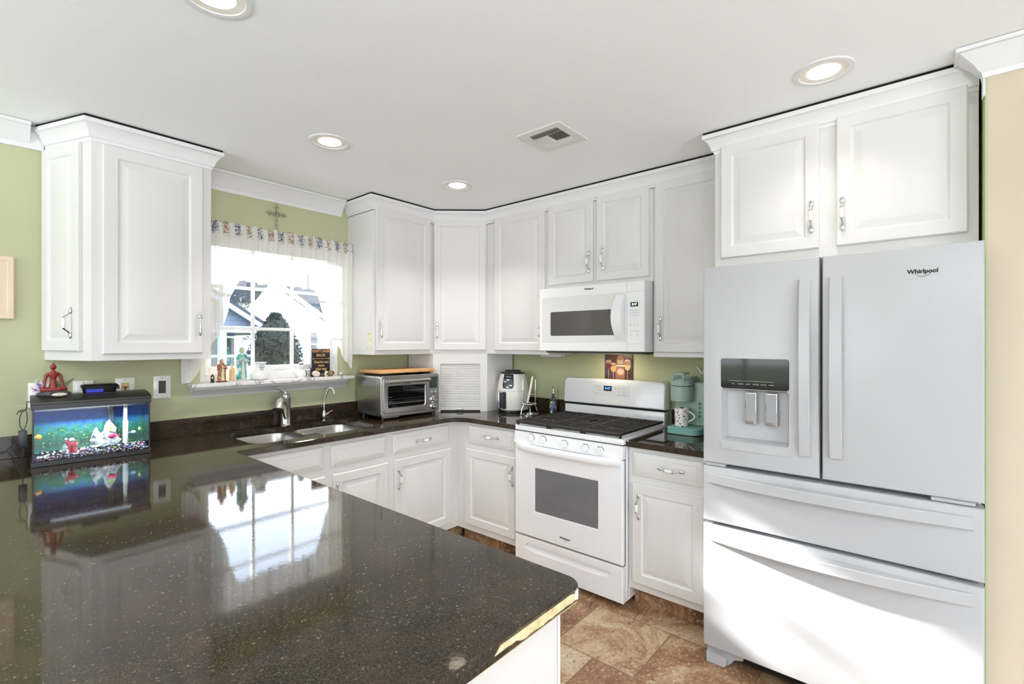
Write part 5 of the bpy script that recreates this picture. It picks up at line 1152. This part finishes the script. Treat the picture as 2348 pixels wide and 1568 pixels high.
# sign with the saying
g = thing('message_sign', 'black block sign with gold lettering on the sill', 'sign', (-1.327, .018, SZ)); sx0, sx1 = -1.394, -1.260
b = MB(); b.box((sx0, .006, SZ), (sx1, .026, SZ + .190), .001, 1); part('board', b, mat('sign_black', (24, 24, 26), .6), g)
GOLD = mat('gold_letters', (222, 178, 112), .4, .0); GOLD2 = mat('rust_letters', (224, 156, 104), .5)
def st(s, z, size, m=GOLD, sh=0., sx=1.): text('lettering', s, size, [m], g, FY(-1.327, .0056, SZ + z), .0004, shear=sh, sx=sx, bold=.0004)
st("DON'T LOOK", .174, .024, GOLD2, 0, .86); st('BACK', .146, .025, GOLD2)
st("You're not", .099, .025, GOLD, .3); st('going', .075, .022, GOLD, .3); st('that way', .051, .024, GOLD, .3)
b = MB(); b.box((-1.376, .0050, SZ + .1225), (-1.278, .0059, SZ + .1240))
for s in (-1, 1): b.prism([(s * .048, .1232), (s * .062, .130), (s * .056, .1232), (s * .062, .1165)], lambda p: (-1.327 + p[0], .0050, SZ + p[1]), lambda p: (-1.327 + p[0], .0059, SZ + p[1]))
part('arrow', b, GOLD, g)
b = MB(); b.M = T(-1.382, -.032, SZ + .021) @ Matrix.Rotation(.25, 4, 'Y'); b.sphere((0, 0, 0), (.030, .013, .021), 18, 12); single('polished_stone', b, mat('rose_quartz', (222, 206, 198), .3, var=.05, vscale=40), 'pale pink polished stone leaning at the left foot of the black sign', 'stone', (-1.382, -.032, SZ), angle=80)
b = MB(); b.M = T(-1.274, -.030, SZ + .0205); b.sphere((0, 0, 0), (.026, .014, .0205), 18, 12); single('polished_stone', b, noise_mat('agate', [(.35, (48, 40, 26)), (.5, (124, 100, 56)), (.58, (190, 170, 120)), (.7, (62, 54, 36))], 50, .2, dist=2), 'dark brown and gold agate stone at the right foot of the black sign', 'stone', (-1.274, -.030, SZ), angle=80)
b = MB(); b.M = T(-1.338, -.034, SZ); b.sphere((0, 0, .011), (.013, .010, .011), 12, 8); single('pebble', b, mat('dark_red_stone', (84, 52, 48), .4, var=.3, vscale=90), 'small dark red pebble between the two polished stones', 'stone', (-1.338, -.034, SZ), angle=80)
g = thing('cow_figurine', 'tiny black and white cow figurine in front of the black sign', 'figurine', (-1.312, -.034, SZ))
b = MB(); b.M = T(-1.312, -.034, SZ); b.sphere((0, .004, .018), (.010, .013, .011), 12, 8); b.sphere((0, -.010, .030), (.008, .008, .009), 12, 8)
for s in (-1, 1):
    b.tube([(s * .007, -.010, .036), (s * .014, -.010, .039)], [.003, .002], 6)
    for y_ in (-.004, .012): b.cyl((s * .006, y_, 0), (s * .006, y_, .014), .0032, n=8)
part('body', b, spotted('cow', (238, 236, 232), [(30, 28, 28), (240, 238, 234)], 55, .5), g, None, 60)
b = MB(); b.sphere((-1.190, -.020, SZ + .0125), .0125, 14, 10); single('glass_ball', b, spotted('marble_ball', (224, 224, 222), [(40, 40, 42), (170, 190, 160)], 90, .4, .1), 'small speckled glass ball at the right end of the sill', 'ornament', (-1.190, -.020, SZ), angle=80)

# ------------------------------------------------------------------ aquarium (local frame: x along the front, y to the back, z up)
AQ = thing('aquarium', 'small lit glass aquarium with a black lid standing on the peninsula counter', 'aquarium', (-2.785, -.331, CTZ + .0004), math.radians(-4.27)); AM = WM[AQ.name]
aw, ad, ah = .403, .205, .262
def al(name, b, m, p=None, ang=30, label=None, kind=None): return part(name, b, m, p or AQ, AM, ang, label, kind)
def ring(b, z0, z1, t=.008, o=.003):
    b.box((-o, -o, z0), (aw + o, t, z1), .0015, 1); b.box((-o, ad - t, z0), (aw + o, ad + o, z1), .0015, 1); b.box((-o, t, z0), (t, ad - t, z1)); b.box((aw - t, t, z0), (aw + o, ad - t, z1))
b = MB(); ring(b, 0, .022); b.box((.008, .008, .002), (aw - .008, ad - .008, .006)); al('base_frame', b, M_BLACK)
b = MB(); ring(b, .242, .264); al('top_frame', b, M_BLACK)
b = MB()
for x in (.0012, aw - .0072): b.box((x, .0010, .022), (x + .006, .0045, .242))
al('corner_seal', b, M_BLACK)
for nm, a, c_ in (('front_pane', (.0073, .0015, .022), (aw - .0073, .0035, .242)), ('side_pane', (.0012, .0050, .022), (.0032, ad - .004, .242)), ('side_pane', (aw - .0032, .0050, .022), (aw - .0012, ad - .004, .242)), ('back_pane', (.0035, ad - .0035, .022), (aw - .0035, ad - .0015, .242))):
    b = MB(); b.box(a, c_); al(nm, b, M_TANKG)
b = MB(); b.box((.004, ad - .0072, .024), (aw - .004, ad - .0060, .241)); al('background_print', b, poster_mat(), None, 30, 'printed underwater plant background')
b = MB(); b.loft([[(x, y, z) for y, z in ((-.004, .2645), (-.004, .272), (.012, .276), (.075, .287), (.150, .2905), (ad + .002, .2905), (ad + .002, .2645))] for x in (-.004, aw + .004)]); ld = al('lid', b, M_BLACK)
b = MB(); b.box((.02, .1215, .2890), (aw - .02, .1240, .2910)); al('lid_hinge', b, mat('hinge_grey', (44, 44, 46), .5), ld)
b = MB(); b.box((.06, .06, .2560), (.34, .10, .2630), .001, 1); al('light_bar', b, mat('tank_led', (235, 242, 255), .5, emit=(225, 238, 255), estr=.4), ld)
tl = area('tank_light', tuple(AM @ Vector((.20, .017, .2530))), (.05, .80, -.60), .34, .012, 2.0, (.90, .96, 1.0)); tl.parent = AQ; tl.matrix_parent_inverse = WM[AQ.name].inverted()
b = MB(); b.box((.0075, .0062, .062), (aw - .0045, ad - .0078, .2340)); al('water', b, pane_mat('water', (.93, .98, 1.0), 1.12))
# gravel: a dark bed plus loose coloured stones
def bedz(x, y): return .028 + .022 * (y / ad) + .004 * math.sin(x * 60) * math.sin(y * 70)
b = MB(); nx, ny = 40, 16; rs = [[(.0042 + (aw - .0084) * i / nx, .0058 + (ad - .0136) * j / ny, bedz(.403 * i / nx, ad * j / ny)) for j in range(ny + 1)] for i in range(nx + 1)]
b.loft(rs, False, False, False); b.mi = 0
cols = [(16, 16, 20), (16, 16, 20), (20, 18, 24), (236, 232, 236), (226, 96, 150), (96, 74, 170), (70, 150, 190), (224, 190, 210), (206, 214, 120)]
gm = [mat('gravel_%d' % i, c_, .35) for i, c_ in enumerate(cols)]
random.seed(11)
for _ in range(900):
    x, y = random.uniform(.010, aw - .010), random.uniform(.0085, ad - .014); z = bedz(x, y) + random.uniform(-.001, .004); r = random.uniform(.0022, .0042)
    b.mi = random.choice([0, 1, 2, 0, 1, 3, 3, 4, 5, 6, 7, 7, 8]); b.sphere((x, y, z), (r * random.uniform(.9, 1.5), r, r * .75), 7, 5)
for _ in range(420):
    x = random.uniform(.010, aw - .010); z = .0225 + random.uniform(0, .012); r = random.uniform(.002, .0036)
    b.mi = random.choice([0, 1, 2, 0, 1, 0, 2, 0, 3, 4, 5, 7]); b.sphere((x, .0072, z), (r, r * .5, r * .8), 7, 5)
al('gravel', b, gm, None, 60, 'dark gravel with pink, white and blue stones', 'stuff')
b = MB(); b.box((.262, .160, .052), (.286, .190, .240), .003, 1); b.cyl((.274, .156, .20), (.274, .156, .23), .018, n=18); al('filter_intake', b, mat('smoke_plastic', (46, 52, 66), .2))
def aqthing(name, label, cat, p, group=None):
    w = AM @ Vector(p); return thing(name, label, cat, tuple(w), math.radians(-4.27), group)
def lp(name, b, m, g, ang=50):
    me = b.mesh(name, ang); o = put(name, me, m, g, AM); return o
g = aqthing('water_heater', 'white tube shaped heater standing upright in the aquarium', 'heater', (.322, .110, .044))
b = MB(); b.lathe([(.0095, .044), (.0105, .048), (.0105, .148), (.009, .150)], 20, (.322, .110, 0)); lp('shroud', b, mat('white_shroud', (232, 233, 236), .4), g)
b = MB(); b.lathe([(.0085, .150), (.0085, .236), (.0, .238)], 20, (.322, .110, 0)); lp('scale_tube', b, mat('pale_scale', (196, 200, 196), .2), g)
b = MB()
for i in range(14): b.box((.3185, .1008, .165 + .0046 * i), (.3255 - (.003 if i % 3 else 0), .1014, .1662 + .0046 * i))
b.box((.3275, .1010, .160), (.329, .1030, .225)); lp('scale_marks', b, M_INK, g)
M_ROCK = noise_mat('white_rock', [(.35, (60, 60, 66)), (.48, (150, 148, 154)), (.62, (224, 222, 226))], 42, .7)
for x, y, h, r, lb in ((.215, .105, .088, .026, 'shorter white rock spire in the middle of the aquarium'), (.262, .115, .118, .040, 'taller white rock peak behind the pink fish'), (.105, .060, .042, .011, 'tiny white rock beside the red diver ornament')):
    g = aqthing('aquarium_rock', lb, 'rock', (x, y, bedz(x, y) + .0035)); b = MB(); z0 = bedz(x, y) + .0035; random.seed(int(x * 1000)); rs = []; ja = [random.uniform(0, 6) for _ in range(6)]
    for k in range(15):
        t = k / 14; rr = r * (1 - t ** 1.3) ** .8 + .0010
        rs.append([(x + .06 * r * math.sin(k * .9) + rr * (1 + .16 * math.sin(3 * a_ + ja[0] + k * .5) + .10 * math.sin(5 * a_ + ja[1] - k * .8) + random.uniform(-.07, .07)) * math.cos(a_), y + rr * .75 * (1 + .16 * math.sin(2 * a_ + ja[2] + k * .4) + random.uniform(-.07, .07)) * math.sin(a_), z0 + h * t) for a_ in [2 * PI * j / 18 for j in range(18)]])
    b.loft(rs); lp('stone', b, M_ROCK, g, 25)
    if h > .1:
        b = MB()
        for k in range(14): a = random.uniform(0, 6.28); p0 = Vector((x + .004, y - .026, z0 + .075)); b.tube([p0, p0 + Vector((.012 * math.cos(a), -.004, .014 * math.sin(a) + .006))], [.0022, .0006], 5)
        lp('moss', b, mat('moss_green', (150, 190, 70), .7), g)
# diver ornament
x, y = .128, .072; z0 = bedz(x, y) - .002
g = aqthing('diver_ornament', 'red suited diver ornament with a silver helmet in the aquarium', 'ornament', (x, y, z0))
b = MB()
for s in (-1, 1): b.tube([(x + s * .004, y, z0 + .030), (x + s * .0075, y, z0 + .014), (x + s * .0095, y, z0)], [.0068, .0062, .0058], 10)
b.sphere((x, y, z0 + .038), (.0125, .009, .016), 14, 10)
b.tube([(x - .010, y, z0 + .047), (x - .018, y - .002, z0 + .054), (x - .019, y - .003, z0 + .062)], [.0052, .0046, .004], 8)
b.tube([(x + .010, y, z0 + .047), (x + .020, y - .003, z0 + .042), (x + .013, y - .010, z0 + .036)], [.0052, .0046, .004], 8)
o = lp('suit', b, mat('diver_red', (222, 58, 74), .5), g); remesh(o, .0013, 2)
b = MB(); b.sphere((x, y - .001, z0 + .0605), (.0105, .0100, .0098), 16, 10)
b.sphere((x - .019, y - .003, z0 + .066), (.005, .005, .006), 10, 8); lp('helmet', b, mat('helmet_silver', (214, 214, 216), .3, .4), g)
b = MB(); b.tube([(x - .009, y - .0092, z0 + .050), (x + .006, y - .0105, z0 + .028)], .0011, 6); b.tube([(x + .009, y - .0092, z0 + .050), (x - .006, y - .0105, z0 + .028)], .0011, 6); b.tube([(x + .0118 * math.cos(t), y + .0092 * math.sin(t), z0 + .028) for t in [i * .52 for i in range(12)]], .0013, 6, True); lp('straps', b, M_INK, g)
def fish(label, x, y, z, L_, m, mt_, yaw=0., hgt=.42):
    g = aqthing('fish', label, 'fish', (x, y, z), 'fish in the aquarium'); R_ = Matrix.Rotation(yaw, 4, 'Z'); M0 = T(x, y, z) @ R_
    b = MB(); b.M = M0; rs = []
    for k in range(11):
        t = k / 10; q = math.sin(PI * min(1, t * 1.02)) ** .8 * (1 - .45 * t); q = max(q, .06 if k else .02)
        rs.append([(-L_ * .5 + L_ * .78 * t, L_ * .15 * q * math.cos(2 * PI * j / 12), L_ * hgt * .5 * 1.5 * q * math.sin(2 * PI * j / 12)) for j in range(12)])
    b.loft(rs); lp('body', b, m, g, 60)
    b = MB(); b.M = M0; xt = L_ * .26
    b.prism([(xt, 0.0), (L_ * .5, L_ * .18), (L_ * .44, 0), (L_ * .5, -L_ * .18)], lambda p: (p[0], -.0005, p[1]), lambda p: (p[0], .0005, p[1])); lp('tail_fin', b, mt_, g)
    b = MB(); b.M = M0; b.prism([(-L_ * .15, L_ * hgt * .38), (L_ * .05, L_ * hgt * .85), (L_ * .18, L_ * hgt * .25)], lambda p: (p[0], -.0004, p[1]), lambda p: (p[0], .0004, p[1])); lp('dorsal_fin', b, mt_, g)
    b = MB(); b.M = M0
    for s in (-1, 1): b.sphere((-L_ * .36, s * L_ * .075, L_ * .04), L_ * .028, 8, 6)
    lp('eye', b, M_INK, g)
F_PINK = mat('fish_pink', (240, 70, 120), .35); F_BLUE = mat('fish_blue', (150, 166, 214), .3); F_YEL = mat('fish_yellow', (214, 218, 110), .35); F_ORG = mat('fish_orange', (222, 150, 70), .35)
fish('pink fish swimming in front of the taller white rock', .272, .052, .092, .046, F_PINK, F_PINK, .1)
fish('pale blue fish right of the heater in the aquarium', .345, .080, .096, .030, F_BLUE, F_BLUE, PI - .3, .46)
fish('yellow fish near the right end of the aquarium', .372, .075, .110, .020, F_YEL, F_YEL, -1.0, .7)
fish('orange fish at the far left end of the aquarium', .018, .060, .118, .034, F_ORG, F_ORG, PI + .5, .55)

# ---- on the aquarium lid
LZ = CTZ + .0004 + .2908
g = thing('seated_figurine', 'dark red figurine sitting cross-legged in meditation on a grey rock on the fish tank lid', 'figurine', (-2.700, -.190, LZ))
fx, fy, fz = -2.704, -.190, LZ + .0185
b = MB(); rs = []; random.seed(5)
for z, k in ((0, 1.0), (.006, 1.06), (.012, .95), (.018, .72)): rs.append([(-2.703 + .058 * k * random.uniform(.9, 1.08) * math.cos(2 * PI * j / 22), fy - .002 + .036 * k * random.uniform(.88, 1.1) * math.sin(2 * PI * j / 22), LZ + .0003 + z) for j in range(22)])
b.loft(rs); part('rock_base', b, noise_mat('dark_slate', [(.35, (46, 48, 54)), (.6, (92, 94, 102))], 50, .8), g, None, 25)
b = MB()
b.tube([(fx, fy + .004, fz + .006), (fx, fy + .004, fz + .030), (fx, fy + .003, fz + .052), (fx, fy + .002, fz + .068), (fx, fy + .001, fz + .080), (fx, fy, fz + .090), (fx, fy, fz + .098)], [.0175, .0130, .0105, .0150, .0165, .0070, .0048], 14)
b.sphere((fx, fy - .001, fz + .108), (.0110, .0115, .0140), 16, 12); b.sphere((fx + .001, fy + .003, fz + .1225), (.0050, .005, .0045), 10, 8); b.sphere((fx, fy - .0125, fz + .106), (.0018, .002, .003), 8, 6)
for s in (-1, 1):
    b.tube([(fx + s * .012, fy + .002, fz + .080), (fx + s * .0225, fy + .002, fz + .072), (fx + s * .0275, fy, fz + .046), (fx + s * .029, fy - .010, fz + .026), (fx + s * .037, fy - .014, fz + .015)], [.0070, .0070, .0058, .0048, .0042], 10)
    b.tube([(fx + s * .010, fy, fz + .008), (fx + s * .034, fy - .008, fz + .010), (fx + s * .041, fy - .014, fz + .009), (fx + s * .016, fy - .026, fz + .006), (fx - s * .012, fy - .028, fz + .0065)], [.0110, .0098, .0086, .0068, .0050], 12)
o = part('body', b, mat('terracotta_red', (134, 48, 42), .45), g, None, 60); remesh(o, .0016, 4)
g = thing('lavender_sprig', 'small artificial lavender sprig left of the seated figurine', 'plant', (-2.742, -.180, LZ + .012)); random.seed(21)
b = MB(); b2 = MB(); b3 = MB()
for k in range(9):
    a = random.uniform(1.5, 2.9); d = Vector((math.cos(a) * .9, random.uniform(-.3, .3), math.sin(a))).normalized(); p0 = Vector((-2.732, -.182, LZ + .010)); L_ = random.uniform(.035, .062)
    b.tube([p0, p0 + d * L_ * .5, p0 + d * L_ + Vector((0, 0, .002))], .0008, 5)
    for j in range(11):
        q = p0 + d * L_ * (.35 + .07 * j); w = Vector((random.gauss(0, .004), random.gauss(0, .004), random.gauss(0, .004))); bb_ = b2 if j < 7 else b3
        if (q + w).z < LZ + .014: continue
        bb_.tube([q, q + w * 1.4 + d * .006], [.0022, .0006], 5)
part('stem', b, mat('stem_green', (92, 116, 66), .7), g); part('flowers', b2, mat('lavender', (142, 100, 176), .6), g); part('pale_tips', b3, mat('pale_lavender', (226, 220, 236), .6), g)
g = thing('fern_sprig', 'green fern sprig right of the seated figurine', 'plant', (-2.685, -.165, LZ + .012))
b = MB(); b2 = MB()
for (dx, dz, L_, bb_) in ((.62, .58, .085, b), (.28, .90, .080, b2), (.42, .78, .060, b2), (.10, .9, .05, b2)):
    d = Vector((dx, .05, dz)).normalized(); p0 = Vector((-2.692, -.165, LZ + .012)); n_ = d.cross(UY).normalized()
    bb_.tube([p0, p0 + d * L_], [.0012, .0006], 5)
    for j in range(13):
        q = p0 + d * L_ * (.2 + .06 * j); l_ = .013 * (1 - abs(j - 5) / 12)
        for s in (-1, 1): e_ = (d * .6 + n_ * s * .8).normalized() * l_; w = d * .0022; bb_.add([q - w, q + e_ * .5 + w, q + e_, q + e_ * .5 - w], [(0, 1, 2, 3)])
part('dark_frond', b, mat('fern_dark', (58, 86, 46), .6), g); part('frond', b2, mat('fern_green', (120, 156, 92), .6), g)
b = MB(); b.M = T(-2.692, -.268, LZ - .0015); b.sphere((0, 0, .0075), (.0265, .013, .0085), 20, 10); single('river_pebble', b, noise_mat('tan_pebble', [(.4, (206, 196, 176)), (.6, (228, 220, 204))], 60, .5), 'oval cream pebble on the fish tank lid in front of the seated figurine', 'stone', (-2.692, -.268, LZ - .002), angle=80)
g = thing('filter_box', 'black plastic filter box with a blue cartridge at the back of the fish tank lid', 'filter', (-2.545, -.170, LZ))
b = MB(); fm = T(-2.541, -.176, LZ + .0003) @ Matrix.Rotation(math.radians(-4.27), 4, 'Z')
b.M = fm; b.loft([[(p[0], p[1], z) for p in rrect(-.062 - i, -.030 - i, .062 + i, .030 + i, .010)] for z, i in ((0, -.003), (.026, .002))]); b.loft([[(p[0], p[1], z) for p in rrect(-.068 - i, -.035 - i, .068 + i, .035 + i, .012)] for z, i in ((.026, 0), (.031, .001), (.036, -.002), (.039, -.008))]); b.box((.064, -.012, .010), (.074, -.006, .030), .002, 1); part('housing', b, M_BLACK, g)
b = MB(); b.M = fm; b.box((-.050, -.0340, .001), (.012, -.0285, .018), .001, 1)
for k in range(9): b.cyl((-.046 + .0068 * k, -.0345, .010), (-.046 + .0068 * k, -.0335, .010), .0026, n=8)
part('cartridge', b, mat('blue_cartridge', (40, 50, 190), .5), g, label='blue cartridge')
# power brick and cord hanging on the tank's left edge
g = thing('power_adapter', 'black power adapter and looped cord hanging at the left side of the fish tank', 'adapter', (-2.80, -.25, CTZ + .08))
b = MB(); b.box((-2.818, -.268, .993), (-2.7925, -.232, 1.064), .003, 2); part('brick', b, mat('adapter_black', (44, 44, 48), .4), g)
b = MB(); b.tube([(-2.805, -.25, 1.063), (-2.814, -.25, 1.085), (-2.815, -.25, 1.115), (-2.809, -.25, 1.140), (-2.800, -.25, 1.148), (-2.793, -.25, 1.138), (-2.7915, -.25, 1.110), (-2.795, -.25, 1.085), (-2.803, -.25, 1.063)], .0016, 6); b.tube([(-2.806, -.25, .994), (-2.804, -.25, .965), (-2.812, -.25, .930), (-2.826, -.25, .9150), (-2.85, -.22, .9142)], .0016, 6); part('cord', b, M_BLACK, g)
b = MB(); b.tube([(-2.768, -.25, 1.1835), (-2.7925, -.25, 1.1850), (-2.7935, -.25, 1.160), (-2.7945, -.25, 1.148), (-2.820, -.25, 1.144), (-2.823, -.25, 1.134)], .0019, 6); part('hook', b, M_BLACK, g)
b = MB(); b.tube([(-2.768, -.243, 1.1820), (-2.7925, -.243, 1.1840), (-2.7935, -.243, 1.158), (-2.7965, -.243, 1.152), (-2.818, -.243, 1.148)], .0017, 6); part('hook', b, M_BLACK, g)

# ------------------------------------------------------------------ unseen lamps added behind the camera to brighten the ceiling
for x, y, pw in ((-3.9, -4.3, 66), (-5.0, -1.2, 34)):
    g = thing('fill_lamp', 'added unseen bowl topped lamp that brightens the ceiling', 'lamp', (x, y, 0), 0, 'added ceiling fill lamps')
    b = MB(); b.lathe([(.14, .0005), (.14, .015), (.03, .03), (.012, .06), (.012, 1.62), (.03, 1.64)], 24, (x, y, 0)); part('pole', b, M_DSTEEL, g)
    b = MB(); b.lathe([(.03, 1.64), (.12, 1.665), (.19, 1.73), (.192, 1.735), (.182, 1.73), (.115, 1.675), (.0, 1.66)], 28, (x, y, 0)); part('bowl', b, M_PORC, g)
    l = area('ceiling_fill_light', (x, y, 1.72), (0, 0, 1), .26, .26, pw, (.92, .965, 1.0), shape='DISK'); l.parent = g; l.matrix_parent_inverse = WM[g.name].inverted()
